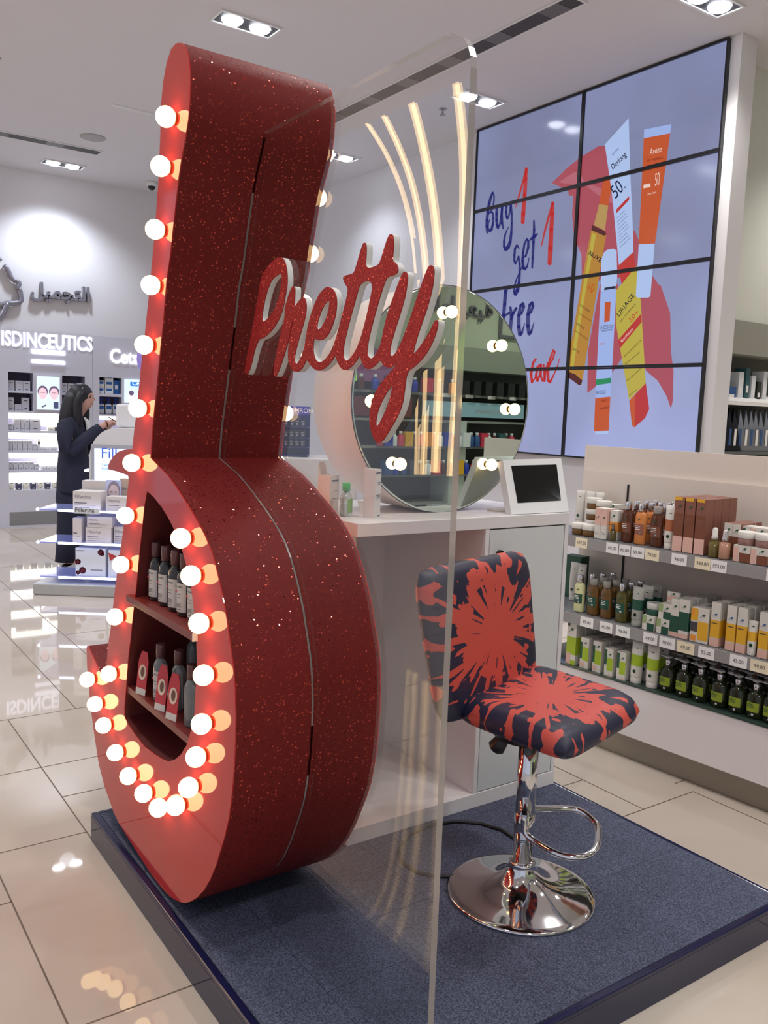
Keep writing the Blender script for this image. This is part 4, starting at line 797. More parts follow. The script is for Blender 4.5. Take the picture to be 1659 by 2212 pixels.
carton('gift_box', 'white gift box printed with dark red roses on the lowest glass shelf', wpos.x, wpos.y, zs3[2], q.x-p.x, .1, p.z-zs3[2], SC.rotation_euler.z, [whp, M['soft_grey_print'], rose], ((.03, .3, .88, .92, 1), (.5, .9, .2, .24, 1)), extra=roses)
def bow(bb, w, d, h): bb.m(2).poly([(-.1*w, -d/2-.001, .78*h), (-.5*w, -d/2-.001, .9*h), (-.42*w, -d/2-.001, .58*h)]).poly([(-.1*w, -d/2-.001, .78*h), (.28*w, -d/2-.001, .95*h), (.25*w, -d/2-.001, .7*h)])
p, q = cpx(234, 1188, -.32), cpx(280, 1233, -.32); wpos = sc0+E1*((p.x+q.x)/2)+E2*(-.27)
carton('gift_box', 'white gift box with a red ribbon bow on the lowest glass shelf', wpos.x, wpos.y, zs3[2], q.x-p.x, .1, p.z-zs3[2], SC.rotation_euler.z, [whp, ink, mat('ribbon_red', (190, 56, 52), .5)], (), extra=bow)
p, q = cpx(251, 872, .2), cpx(251, 925, .2); hb = B().box(p.x, p.x+.32, .18, .38, ztop+.001, p.z, .02).build('counter_box', white); hb.location = sc0; hb.rotation_euler = SC.rotation_euler; tagit(hb, 'white rounded box standing on the service counter in front of the person', 'box')

# ------------------------------------------------------------------ person at the service counter
PO = Vector((2.04, 7.45, 0)); pf_ = math.atan2(-.574, .819)
per = thing('person', 'person in a dark navy suit with long dark hair writing at the service counter', 'person', PO, pf_)
def skinned(name, verts, edges, rad, m, sub=2, root=0):
    me = bpy.data.meshes.new(name); me.from_pydata(verts, edges, []); o = bpy.data.objects.new(name, me); C.objects.link(o)
    k = o.modifiers.new('skin', 'SKIN'); k.use_smooth_shade = True
    for v, r in zip(me.skin_vertices[0].data, rad): v.radius = r if isinstance(r, tuple) else (r, r)
    me.skin_vertices[0].data[root].use_root = True
    s = o.modifiers.new('sub', 'SUBSURF'); s.levels = s.render_levels = sub
    bpy.context.view_layer.update(); dg = bpy.context.evaluated_depsgraph_get(); m2 = bpy.data.meshes.new_from_object(o.evaluated_get(dg)); m2.name = name
    bpy.data.objects.remove(o); m2.materials.clear(); m2.materials.append(m); m2.polygons.foreach_set('use_smooth', [True]*len(m2.polygons))
    o = bpy.data.objects.new(name, m2); C.objects.link(o); o.parent = per; return o
skin = mat('skin', (196, 150, 132), .55); suit_m = mat('navy_suit_cloth', (30, 32, 52), .85); hair_m = mat('dark_hair', (18, 16, 24), .5)
sk = {'pel': (-.04, 0, .87, .105), 'sp': (-.04, 0, 1.02, .095), 'ch': (-.03, 0, 1.17, .10), 'nb': (.015, 0, 1.285, .05), 'nk': (.04, 0, 1.34, .042), 'hb': (.075, 0, 1.40, .06), 'hm': (.085, 0, 1.46, .078), 'ht': (.075, 0, 1.515, .058)}
V_, E_, Rr = [], [], []; ix = {}
def addv(n, x, y, z, r): ix[n] = len(V_); V_.append((x, y, z)); Rr.append(r)
for n_, (x, y, z, r) in sk.items(): addv(n_, x, y, z, (r, r*.78) if n_ in ('pel', 'sp', 'ch') else r)
for a, c in zip(list(sk), list(sk)[1:]): E_.append((ix[a], ix[c]))
for s, sn in ((1, 'l'), (-1, 'r')):
    addv('sh'+sn, -.02, s*.135, 1.215, .04); addv('el'+sn, -.005+.03*(s < 0), s*.20, 1.02, .04); addv('fa'+sn, .16, s*.15, 1.14, .034); addv('wr'+sn, .255, s*.075, 1.232, .024); addv('pa'+sn, .305, s*.05, 1.255, .03)
    E_ += [(ix['ch'], ix['sh'+sn]), (ix['sh'+sn], ix['el'+sn]), (ix['el'+sn], ix['fa'+sn]), (ix['fa'+sn], ix['wr'+sn]), (ix['wr'+sn], ix['pa'+sn])]
    for k in range(4):
        addv(f'f{k}'+sn, .345-.004*k, s*(.05-.016*(k-1.5)), 1.262-.006*k, .0095); addv(f'g{k}'+sn, .368-.008*k, s*(.046-.014*(k-1.5)), 1.244-.004*k, .008)
        E_ += [(ix['pa'+sn], ix[f'f{k}'+sn]), (ix[f'f{k}'+sn], ix[f'g{k}'+sn])]
    addv('th'+sn, .31, s*.012, 1.272, .0095); addv('ti'+sn, .345, s*.005, 1.262, .008); E_ += [(ix['wr'+sn], ix['th'+sn]), (ix['th'+sn], ix['ti'+sn])]
    addv('hp'+sn, -.04, s*.085, .80, .085); addv('kn'+sn, -.03, s*.085, .47, .058); addv('an'+sn, -.055, s*.085, .085, .04); addv('to'+sn, .07, s*.095, .04, .034)
    E_ += [(ix['pel'], ix['hp'+sn]), (ix['hp'+sn], ix['kn'+sn]), (ix['kn'+sn], ix['an'+sn]), (ix['an'+sn], ix['to'+sn])]
body = skinned('body', V_, E_, Rr, skin)
# face: brow, nose, lips and chin are pulled out of the head surface
for v in body.data.vertices:
    x, y, z = v.co
    if z > 1.36 and x > .09:
        g1 = lambda zc, w, yw: math.exp(-((z-zc)/w)**2-(y/yw)**2)
        v.co.x += .026*g1(1.437, .016, .014)+.012*g1(1.475, .016, .04)+.020*g1(1.402, .011, .022)+.022*g1(1.372, .014, .028)
        v.co.x -= .012*g1(1.455, .010, .05)*(abs(y) > .012)
for s in (1, -1):
    B().sphere((.137, s*.03, 1.457), .010, 12, (.5, 1.3, .55)).build('eye', mat('eye_dark', (28, 22, 24), .3), per)
    B().sphere((.142, s*.03, 1.474), .010, 10, (.4, 1.6, .35)).build('eyebrow', hair_m, per)
    B().sphere((.07, s*.077, 1.44), .018, 12, (.7, .4, 1.4)).build('ear', skin, per)
B().sphere((.146, 0, 1.402), .010, 12, (.45, 1.5, .5)).build('lips', mat('lips', (160, 84, 84), .4), per)
hb = B()
hb.sphere((.045, 0, 1.475), .098, 20, (1.0, .95, 1.0)); o_h = hb
prof_h = []
hairp = [((.03, 0, 1.50), (.095, .085)), ((.0, 0, 1.44), (.092, .092)), ((-.025, 0, 1.36), (.09, .108)), ((-.045, 0, 1.27), (.085, .118)), ((-.06, 0, 1.17), (.075, .11)), ((-.06, 0, 1.10), (.05, .08))]
rings = [[hb.bm.verts.new((c[0]+r[0]*math.cos(2*PI*k/24), r[1]*math.sin(2*PI*k/24), c[2])) for k in range(24)] for c, r in hairp]
for a, c in zip(rings, rings[1:]):
    for k in range(24): hb.bm.faces.new((a[k], a[(k+1) % 24], c[(k+1) % 24], c[k])).smooth = True
hb.bm.faces.new(rings[0]); hb.bm.faces.new(rings[-1][::-1])
for s in (1, -1): hb.tube([(.095, s*.05, 1.525), (.072, s*.078, 1.47), (.05, s*.088, 1.40), (.05, s*.085, 1.30), (.045, s*.08, 1.20), (.035, s*.075, 1.13)], [.022, .034, .038, .04, .034, .012], 12)
hb.build('hair', hair_m, per, True)
jk = B()
rings = [[jk.bm.verts.new((cx_+rx_*math.cos(2*PI*k/28), ry_*math.sin(2*PI*k/28), zz)) for k in range(28)] for zz, cx_, rx_, ry_ in ((.66, -.01, .135, .185), (.68, -.01, .137, .187), (.80, -.012, .130, .182), (.90, -.015, .122, .172), (1.02, -.018, .108, .152), (1.12, -.02, .117, .170), (1.20, -.022, .112, .188), (1.25, -.018, .095, .175), (1.285, -.005, .072, .115), (1.31, .01, .056, .066))]
for a, c in zip(rings, rings[1:]):
    for k in range(28): jk.bm.faces.new((a[k], a[(k+1) % 28], c[(k+1) % 28], c[k]))
jk.bm.faces.new(rings[0][::-1]); jk.bm.faces.new(rings[-1])
for s in (1, -1): jk.tube([(-.02, s*.13, 1.235), (-.018, s*.178, 1.215), (-.012, s*.205, 1.12), (.0, s*.212, 1.03), (.03, s*.205, 1.015), (.13, s*.165, 1.105), (.20, s*.115, 1.175), (.238, s*.09, 1.212)], [.05, .068, .062, .058, .056, .052, .046, .038], 16)
jk.build('suit_jacket', suit_m, per, True)
for s in (1, -1): B().tube([(-.03, s*.07, .80), (-.036, s*.085, .62), (-.035, s*.088, .45), (-.05, s*.09, .2), (-.055, s*.092, .075)], [.085, .096, .085, .08, .085], 18).build('trouser_leg', suit_m, per, True); B().sphere((.02, s*.095, .035), .05, 16, (2.2, .95, .7)).build('shoe', black, per)
B().prism([(.095, -.035, 1.26), (.105, -.02, 1.14), (.105, .02, 1.14), (.095, .035, 1.26), (.07, .0, 1.29)], (.012, 0, 0)).build('shirt_collar', foam, per)
pe = B().tube([(.285, -.03, 1.30), (.345, -.012, 1.262), (.362, -.006, 1.248)], .004, 8).build('pen', black); pe.location = PO; pe.rotation_euler = (0, 0, pf_); tagit(pe, 'dark pen held in the hand of the person at the counter', 'pen')
# ------------------------------------------------------------------ products standing in the letter
bott_glass = mat('smoky_bottle', (70, 66, 66), .08, trans=.55); cap_rose = mat('mauve_cap', (112, 74, 76), .25, trans=.2); lab_w = mat('bottle_label', (206, 198, 190), .5); hotpink = mat('pink_print', (206, 60, 84), .5)
clearb = mat('clear_bottle', (190, 196, 196), .06, trans=.7)
def micellar(label, x, y, z, rz, m=bott_glass, h=.165, r=.0215, grp=None, lab=True):
    grp = grp or ('bottles on the lower red shelf' if z < .7 else 'bottles on the upper red shelf')
    t = thing('micellar_bottle', label, 'bottle', (x, y, z), rz, grp); s = h/.165
    B().lathe([(r*.9, 0), (r, .003*s), (r, .09*s), (r*.93, .107*s), (r*.66, .118*s), (.010, .122*s), (.010, .126*s)], 20, None, 1.15, .8).build('bottle', m, t)
    B().lathe([(.0135, .125*s), (.0135, .162*s), (.0125, .165*s)], 18).build('cap', cap_rose, t)
    if lab:
        lb = B(); q = [(1.165*r*math.sin(a), -.815*r*math.cos(a)) for a in [(-.62+1.24*k/8)*1.5 for k in range(9)]]
        for p, n2 in zip(q, q[1:]): lb.poly([(p[0], p[1], .012*s), (n2[0], n2[1], .012*s), (n2[0], n2[1], .088*s), (p[0], p[1], .088*s)])
        e = .0006
        for zz, w, hh in ((.058, .5, .0012), (.05, .35, .0012), (.034, .6, .001), (.031, .6, .001), (.028, .6, .001), (.025, .5, .001), (.018, .55, .001)):
            lb.m(1).poly([(-w*r, -.82*r-e, zz*s), (w*r*.6, -.82*r-e, zz*s), (w*r*.6, -.82*r-e, (zz+hh)*s), (-w*r, -.82*r-e, (zz+hh)*s)])
        lb.m(2).poly([(-r*.75, -.80*r-e, .064*s), (-r*.4, -.82*r-e, .064*s), (-r*.4, -.82*r-e, .069*s), (-r*.75, -.80*r-e, .069*s)])
        l_ = lb.build('label_sticker', [lab_w, ink, hotpink], t)
        text('label_word', 'BIODERMA', (Vector((-r*.72, -.82*r-.0012, .077*s)), (1, 0, 0), (0, 0, 1)), .0058*s, ink, l_, .0002)
    return t
faceL = -PI/2                              # label faces -x, out of the letter front
for k, q in enumerate(((321,1302),(340.5,1314),(362,1326),(383,1337),(408,1350))):
    w = atz(*q, .8725); micellar(f'dark clear bottle with white label, {ordn(k)} from the left on the upper red shelf', max(w.x, .848)+.006, w.y+.026, .8725, faceL+.25)
micellar('dark clear bottle mostly hidden behind the lit red rim, rightmost on the upper red shelf', .90, 1.985, .8725, faceL+.2)
for k, q in enumerate(((322,1296),(345,1308),(368,1320))):
    w = atz(*q, .8725); micellar(f'bottle {["behind the leftmost one", "behind the second pair", "behind the third pair"][k]} in the back row of the upper red shelf', w.x+.075, w.y+.05, .8725, faceL+.2, lab=False)
redtag = mat('red_tag', (190, 52, 62), .45); cream = mat('tag_cream', (224, 200, 178), .5); brownh = mat('print_brown', (110, 74, 60), .6)
def tagcard(label, x, y, z, rz, lean):
    t = thing('bottle_neck_tag', label, 'hang tag', (x, y, z), rz, 'red tags on the lower shelf'); a = Matrix.Rotation(lean, 4, 'X')
    h, w = .125, .022
    bb = B().prism([a @ Vector(p) for p in ((-w, 0, 0), (w, 0, 0), (w, 0, h*.78), (w*.55, 0, h), (-w*.55, 0, h), (-w, 0, h*.78))], (0, .0015, 0)); bb.build('card', redtag, t)
    disc(B(), a @ Matrix.Translation((0, -.0006, h*.52)) @ RX @ Matrix.Diagonal((1, 1.35, 1, 1)), .0165).build('printed_oval', cream, t)
    disc(B(), a @ Matrix.Translation((.001, -.0012, h*.53)) @ RX @ Matrix.Diagonal((1, 1.7, 1, 1)), .0085).build('printed_woman', brownh, t)
    B().poly([a @ Vector(p) for p in ((-w, -.0004, 0), (w, -.0004, 0), (w, -.0004, h*.15), (-w, -.0004, h*.15))]).build('printed_strip', lab_w, t)
zl = .5885
tagdat = (((293,1502), 'red hang tag with a pale oval, leftmost on the lower red shelf'), ((327,1538), 'red hang tag with a pale oval, middle one on the lower red shelf'), ((350,1559), 'red hang tag with a pale oval beside the rightmost clear bottle'))
for q, lab in tagdat: w = atz(*q, zl); tagcard(lab, max(w.x, .825), w.y, zl, faceL+.3, -.12)
for k, q in enumerate(((314,1518),(345,1540),(371,1575),(396,1598))):
    w = atz(*q, zl); micellar(['clear bottle behind the leftmost red tag on the lower red shelf', 'clear bottle between the two left red tags on the lower shelf', 'clear bottle right of the rightmost red tag, second from the right', 'clear bottle with white label at the right end of the lower red shelf'][k], max(w.x, .84)+.018+.02*(k == 1), w.y+.012*(k == 1), zl, faceL+.25, clearb, .165, .022, None, k in (0, 3))
for k in range(5): micellar(f'clear bottle in the back row of the lower red shelf, {ordn(k)} from the left', 1.0, 2.40-.085*k, zl, faceL, clearb, .17, .022, None, False)

# ------------------------------------------------------------------ shelf gondola at the right
GD = Vector((.9969, .0783, 0)); GS = Vector((.0783, -.9969, 0)); G0 = Vector((2.860, 2.439, 0)); grz = math.atan2(GS.y, GS.x)
def GW(s, d, z): return G0+GS*s+GD*d+Vector((0, 0, z))
gon = thing('shelf_gondola', 'beige steel gondola with three stocked shelves and price rails at the right', 'shelf unit', G0, grz)
# local x = s (toward viewer right), local y = into the shelf
SA, SB = -.40, 1.75
def GB(s0, s1, d0, d1, z0, z1, bev=0): return B().box(s0, s1, d0, d1, z0, z1, bev)
cream_steel = mat('cream_steel', (222, 210, 200), .55)
GB(SA, SB, .0, .36, .105, .325, .003).build('base', mat('gondola_base', (232, 226, 226), .4), gon)
GB(SA+.02, SB, .03, .34, 0, .105).build('kick_plate', steel, gon)
GB(SA, SB, .355, .37, .33, 1.178).build('back_panel', cream_steel, gon)
GB(SA-.01, SB, .371, .39, .33, 1.297).build('rear_panel', cream_steel, gon)
for s in (-.14, .86): GB(s-.004, s+.004, .350, .356, .34, 1.13).build('slotted_upright', darkgrey, gon)
GB(SA, SB, -.005, .35, .325, .334, .001).build('glass_shelf', mat('green_glass', (64, 84, 76), .05, trans=.3), gon)
for z in (.575, .916):
    sh_ = GB(SA, SB, -.0, .352, z-.022, z-.002).build('shelf', mat('shelf_grey', (120, 122, 126), .35), gon)
    GB(SA, SB, -.012, -.002, z-.05, z-.004).build('price_rail', grey_rail, sh_)
def gsolve(px_, z, d=0.0):
    a, c = -1.2, 2.2
    for _ in range(40):
        m_ = (a+c)/2
        if pix(GW(m_, d, z))[0] < px_: a = m_
        else: c = m_
    return (a+c)/2
def price(px0, px1, z, s, yl, k, row):
    a, c = gsolve(px0, z-.025, -.013), gsolve(px1, z-.025, -.013)
    o = B().box(a, c, -.0145, -.0128, z-.052, z-.008).build('price_tag', paper_y if yl else paper, gon); o['label'] = f'{"cream" if yl else "white"} price tag reading {s}'
    text('price_figures', s, (Vector(((a+c)/2, -.0148, z-.036)), (1, 0, 0), (0, 0, 1)), .019, ink, o, .0003, 'CENTER')
for k, (a, c, s, yl) in enumerate(((1244,1269,'107.00',1),(1310,1336,'60.00',0),(1338,1362,'60.00',0),(1364,1392,'59.00',0),(1394,1424,'70.00',1),(1451,1484,'98.00',0),(1501,1535,'383.00',1),(1536,1570,'193.00',0),(1656,1690,'98.00',0))): price(a, c, .918, s, yl, k, 'top')
for k, (a, c, s, yl) in enumerate(((1254,1282,'59.00',0),(1296,1323,'60.00',0),(1331,1361,'98.00',0),(1390,1420,'64.00',0),(1425,1458,'90.00',0),(1463,1500,'69.00',1),(1509,1543,'92.00',0),(1577,1614,'43.00',0),(1621,1662,'99.00',1))): price(a, c, .577, s, yl, k, 'middle')

silver = mat('silver_cap', (214, 214, 220), .15, .9); amberb = mat('amber_bottle', (104, 52, 28), .1, trans=.35); orangeb = mat('orange_lotion', (206, 128, 66), .3); olive = mat('olive_bottle', (112, 104, 44), .1, trans=.5); creamb = mat('cream_lotion', (212, 212, 160), .35); gold_b = mat('honey_bottle', (138, 96, 40), .1, trans=.5)
brownp, limep, greenp, yelp = mat('brown_print', (120, 70, 48), .5), mat('lime_print', (164, 190, 40), .5), mat('green_print', (24, 76, 58), .5), mat('yellow_print', (226, 172, 40), .5)
leaf, pinkp, orp = mat('leaf_print', (24, 84, 56), .5), mat('pink_print_pale', (222, 180, 166), .5), mat('orange_print', (236, 150, 60), .5); dkg = mat('dark_green_bottle', (40, 48, 24), .1, trans=.35); clearcap = mat('clear_cap', (200, 196, 190), .1, trans=.5)
def leafmark(bb, x, y, z, s, mi):
    bb.m(mi).poly([(x-.9*s, y, z-.5*s), (x-.3*s, y, z+.5*s), (x+.4*s, y, z+.8*s), (x+s, y, z+.7*s), (x+.7*s, y, z), (x+.2*s, y, z-.5*s), (x-.1*s, y, z)])
    bb.poly([(x-1.3*s, y, z-.9*s), (x-.9*s, y, z-.9*s), (x-.9*s, y, z-.6*s), (x-1.3*s, y, z-.6*s)])
GRP = {'jarA': 'amber jars on the top shelf', 'pinkbox': 'slim pink cartons', 'whitebag': 'white tubes at the back of the top shelf', 'flap': 'open topped cartons', 'ambA': 'dark amber bottles', 'orgA': 'orange lotion bottles', 'tall': 'tall brown cartons on the top shelf',
       'mid': 'short brown and white cartons', 'jarbox': 'brown cream cartons', 'jarR': 'rose jars on cartons', 'olvS': 'olive bottles on the middle shelf', 'honey': 'honey bottles on the middle shelf', 'gtube': 'frosted green tubes', 'gbox': 'dark green cartons', 'wtube': 'white tubes on the middle shelf',
       'gjb': 'white and green cream cartons', 'gt2': 'green and white cartons', 'gt3': 'dark green banded cartons', 'sunf': 'sunflower cartons', 'yb': 'slim white and yellow cartons', 'limeT': 'tall lime cartons', 'lc': 'taller lime carton pair', 'lc2': 'shorter lime carton pair', 'lt': 'white and lime tubes', 'pump': 'pump bottles on the bottom shelf'}
PR = {}                                    # prototypes
def proto(key, fn):
    """build once at the origin (front to -y), later copied"""
    if key not in PR: PR[key] = fn(); PR[key]['_n'] = 0
    return PR[key]
used_first = set()
def put(key, fn, s, d, z, label, cat, rz=0, group=None, sc=1):
    o = proto(key, fn)
    if key in used_first: o = copy_tree(o)
    used_first.add(key)
    if '_n' in o: del o['_n']
    o.location = GW(s, d, z); o.rotation_euler = (0, 0, grz+rz); o.scale = (sc, sc, sc)
    for k in ('group',):
        if k in o: del o[k]
    return tagit(o, label, cat, group or GRP.get(key))
def empt(name): o = bpy.data.objects.new(name, None); C.objects.link(o); o.empty_display_size = .03; return o
def p_bottle(body, cap, lab_m, h=.17, r=.027, capr=.014, caph=.034, flat=.62, shoulders=.85, name='shampoo_bottle'):
    def f():
        t = empt(name); hb_ = h-caph
        B().lathe([(r*.92, 0), (r, .005), (r, hb_*shoulders), (r*.85, hb_*.94), (capr*.9, hb_), (capr*.9, hb_+.003)], 22, None, 1, flat).build('bottle', body, t)
        B().lathe([(capr, hb_), (capr, h-.002), (capr*.9, h)], 18, None, 1, .8 if capr > .016 else 1).build('cap', cap, t)
        lb = B(); q = [(1.012*r*math.sin(a), -1.02*flat*r*math.cos(a)-.0004) for a in [(-.9+1.8*k/8) for k in range(9)]]
        for p, n2 in zip(q, q[1:]): lb.poly([(p[0], p[1], hb_*.30), (n2[0], n2[1], hb_*.30), (n2[0], n2[1], hb_*.62), (p[0], p[1], hb_*.62)])
        y = -1.02*flat*r-.0012; leafmark(lb, 0, y, hb_*.76, .006, 1)
        for i in range(3): lb.m(2).poly([(-r*.5, y, hb_*(.55-.05*i)), (r*.3, y, hb_*(.55-.05*i)), (r*.3, y, hb_*(.57-.05*i)), (-r*.5, y, hb_*(.57-.05*i))])
        lb.m(2).lathe([(0, 0), (.006, 0)], 12, Matrix.Translation((r*.3, y, hb_*.36)) @ RX)
        lb.build('label_sticker', [lab_m, leaf, paper], t); return t
    return f
def p_tube(top_m, band_m, foot_m, h=.165, w=.052, name='cream_tube'):
    def f():                               # stands on its cap, crimp on top
        t = empt(name); bb = B(); N = 16; rg = []
        for z, sy, mi in ((.03, .42, 2), (h*.42, .40, 2), (h*.421, .40, 1), (h*.68, .30, 1), (h*.681, .30, 0), (h*.9, .12, 0), (h, .03, 0)):
            wx = w/2*(.86+.14*z/h); rg.append(([bb.bm.verts.new((wx*math.cos(2*PI*k/N), sy*w*math.sin(2*PI*k/N), z)) for k in range(N)], mi))
        for (a, m1), (c, m2) in zip(rg, rg[1:]):
            for k in range(N): f_ = bb.bm.faces.new((a[k], a[(k+1) % N], c[(k+1) % N], c[k])); f_.smooth = True; f_.material_index = m2 if m1 == m2 else m1
        bb.bm.faces.new(rg[-1][0]); leafmark(bb, 0, -.30*w*.62, h*.80, .009, 3)
        bb.m(3).lathe([(0, 0), (.007, 0)], 12, Matrix.Translation((.004, -.42*w-.0012, h*.3)) @ RX)
        bb.build('tube', [top_m, band_m, foot_m, leaf], t)
        B().lathe([(w*.40, 0), (w*.42, .003), (w*.42, .029), (w*.38, .031)], 20, None, 1, .9).build('cap', foot_m, t); return t
    return f
def p_jar(body, lid, h=.05, r=.034, name='cream_jar'):
    def f():
        t = empt(name); B().lathe([(r*.9, 0), (r*.97, .003), (r*.97, h*.5), (r*.9, h*.54)], 24).build('jar', body, t); B().lathe([(r, h*.52), (r*1.02, h*.55), (r*1.02, h*.95), (r*.95, h)], 24).build('lid', lid, t)
        return t
    return f
def p_carton(w, d, h, mats, bands, marks=(), name='printed_carton', hang=False):
    def f():
        def ex(bb, w, d, h):
            for x, z, s, mi in marks: leafmark(bb, (x-.5)*w, -d/2-.002, z*h, s, mi)
        o = carton(name, 'x', 0, 0, 0, w, d, h, 0, mats, bands, None, 'box', ex)
        return o
    return f
def p_pump():
    def f():
        t = empt('pump_bottle'); h = .13
        B().lathe([(.030, 0), (.033, .004), (.034, .075), (.030, .09), (.015, .10), (.012, .104)], 24, None, 1, .72).build('bottle', dkg, t)
        c_ = B().lathe([(.0125, .103), (.0125, .128), (.011, .13)], 16); c_.build('collar', silver, t)
        B().lathe([(.004, .13), (.004, .138), (.016, .139), (.018, .143), (.010, .147)], 16).prism([(-.012, -.008, .1405), (-.045, -.005, .141), (-.048, 0, .139), (-.045, .005, .141), (-.012, .008, .1405)], (0, 0, .004)).build('pump_head', mat('frosted_pump', (190, 190, 190), .35), t)
        lb = B(); q = [(1.01*.034*math.sin(a), -.735*.034*math.cos(a)-.0003) for a in [(-.75+1.5*k/6) for k in range(7)]]
        for p, n2 in zip(q, q[1:]): lb.poly([(p[0], p[1], .026), (n2[0], n2[1], .026), (n2[0], n2[1], .062), (p[0], p[1], .062)])
        y = -.0264
        for i in range(3): lb.m(1).poly([(-.018, y, .054-.006*i), (.006, y, .054-.006*i), (.006, y, .056-.006*i), (-.018, y, .056-.006*i)])
        lb.m(2).lathe([(0, 0), (.005, 0)], 10, Matrix.Translation((.004, y-.0006, .017)) @ RX); lb.build('label_sticker', [mat('pump_label', (150, 168, 44), .5), leaf, paper], t); return t
    return f
def p_dropper(body, cap):
    def f():
        t = empt('dropper_bottle'); B().lathe([(.017, 0), (.018, .003), (.018, .052), (.008, .056), (.008, .06)], 18).build('bottle', body, t)
        B().lathe([(.0105, .058), (.0105, .07), (.009, .072), (.009, .092), (.004, .098)], 14).build('dropper_cap', cap, t); return t
    return f
Zt, Zm, Zb = .916, .575, .3345
cw = mat('pack_white', (216, 212, 204), .5)
brside = mat('brown_carton', (132, 84, 70), .5); MT5 = [brside, brownp, pinkp, leaf, yelp, cw]
b_brown = ((0, 1, .28, .70, 1), (0, 1, 0, .28, 2), (0, .8, .94, 1, 4), (.1, .7, .6, .615, 0), (.1, .8, .56, .575, 0), (.1, .6, .52, .535, 0))
K_tall = p_carton(.042, .055, .215, MT5, b_brown, ((.55, .83, .008, 3),))
# top shelf, front row and the rows behind
put('jarA', p_jar(gold_b, cw), gsolve(1237, Zt), .045, Zt, 'amber jar with white lid at the far left of the top shelf', 'jar')
put('jarA', None, gsolve(1262, Zt), .04, Zt, 'amber jar with white lid, in front of the stacked jars on the top shelf', 'jar')
put('jarA', None, gsolve(1262, Zt), .125, Zt, 'amber jar at the bottom of the stack behind the front jars', 'jar'); put('jarA', None, gsolve(1263, Zt), .125, Zt+.0505, 'amber jar in the middle of the stack behind the front jars', 'jar'); put('jarA', None, gsolve(1263, Zt), .125, Zt+.101, 'amber jar on top of the stack behind the front jars', 'jar')
put('jarA', None, gsolve(1280, Zt, .2), .20, Zt, 'amber jar at the bottom of the rear stack on the top shelf left', 'jar'); put('jarA', None, gsolve(1280, Zt, .2), .20, Zt+.0505, 'amber jar in the middle of the rear stack on the top shelf left', 'jar'); put('jarA', None, gsolve(1280, Zt, .2), .20, Zt+.101, 'amber jar topping the rear stack on the top shelf left', 'jar')
fp = p_carton(.03, .06, .13, [cw, pinkp, orp, leaf, ink], ((.0, 1, .45, 1, 1), (.1, .9, .1, .42, 0), (.1, .7, .2, .21, 4), (.1, .8, .15, .16, 4)), ((.5, .7, .006, 3),))
for k, px_ in enumerate((1286, 1299)): put('pinkbox', fp, gsolve(px_, Zt), .04, Zt, f'{ordn(k)} slim pink printed carton right of the amber jars on the top shelf', 'box')
put('orangebox', p_carton(.038, .05, .125, [cw, orp, brownp, leaf], ((0, 1, .28, .62, 1), (.1, .7, .5, .53, 2), (.1, .7, .32, .35, 2)), ((.5, .82, .008, 3),)), gsolve(1315, Zt), .05, Zt, 'white and orange carton left of the amber bottle on the top shelf', 'box')
put('drop1', p_dropper(mat('olive_oil', (104, 92, 50), .1, trans=.4), mat('smoke_cap', (96, 84, 70), .3)), gsolve(1319, Zt), .012, Zt, 'small brown dropper bottle before the white and orange carton', 'bottle', 0, None, .75)
for k, px_ in enumerate((1251, 1272, 1292)): put('whitebag', p_tube(cw, cw, cw, .17, .05), gsolve(px_, Zt, .29), .29, Zt, f'{ordn(k)} white tube from the left at the back of the top shelf', 'tube')
for k, px_ in enumerate((1310, 1328)): put('flap', p_carton(.05, .06, .13, [cw, brownp, leaf], ((0, 1, .7, .85, 1),), ((.5, .93, .01, 2),)), gsolve(px_, Zt, .22), .22, Zt, f'{ordn(k)} open topped white carton behind the orange carton on the top shelf', 'box')
put('ambA', p_bottle(amberb, silver, brownp), gsolve(1341, Zt), .04, Zt, 'dark amber bottle with silver cap, leftmost tall bottle on the top shelf', 'bottle')
for k in range(3): put('ambA', None, gsolve(1341, Zt)+.004*k, .04+.062*(k+1), Zt, f'{ordn(k)} dark amber silver capped bottle behind the leftmost tall bottle', 'bottle')
put('orgA', p_bottle(orangeb, silver, mat('lotion_print', (150, 92, 72), .5)), gsolve(1371, Zt), .035, Zt, 'creamy orange lotion bottle with silver cap on the top shelf', 'bottle')
for k in range(3): put('orgA', None, gsolve(1372, Zt)+.004*k, .04+.062*(k+1), Zt, f'{ordn(k)} orange silver capped bottle behind the orange lotion bottle', 'bottle')
put('ambB', p_bottle(amberb, clearcap, brownp, .165, .028, .019, .03), gsolve(1405, Zt), .035, Zt, 'dark amber bottle with clear cap beside the orange lotion bottle', 'bottle')
for k in range(3): put('ambA', None, gsolve(1402, Zt)+.006*k, .04+.062*(k+1), Zt, f'{ordn(k)} silver capped bottle behind the clear capped amber bottle', 'bottle')
put('tubeB', p_tube(cw, mat('copper_print', (168, 96, 60), .5), cw, .175, .05), gsolve(1434, Zt), .035, Zt, 'white and copper tube between the amber bottles and the tall brown cartons', 'tube')
for k, px_ in enumerate((1457, 1480, 1504)):
    for j in range(4): put('tall', K_tall, gsolve(px_, Zt), .04+.057*j, Zt, f'tall brown carton, {ordn(k)} from the left, {"in front" if j == 0 else ordn(j)+" behind it"} on the top shelf', 'box')
for k, px_ in enumerate((1546, 1564)):
    for j in range(3): put('mid', p_carton(.033, .05, .13, MT5, ((0, 1, .62, 1, 5), (0, 1, 0, .62, 1)), ((.55, .8, .008, 3),)), gsolve(px_, Zt), .10+.055*j, Zt, f'short brown and white carton, {ordn(k)} column, {ordn(j)} row, behind the droppers', 'box')
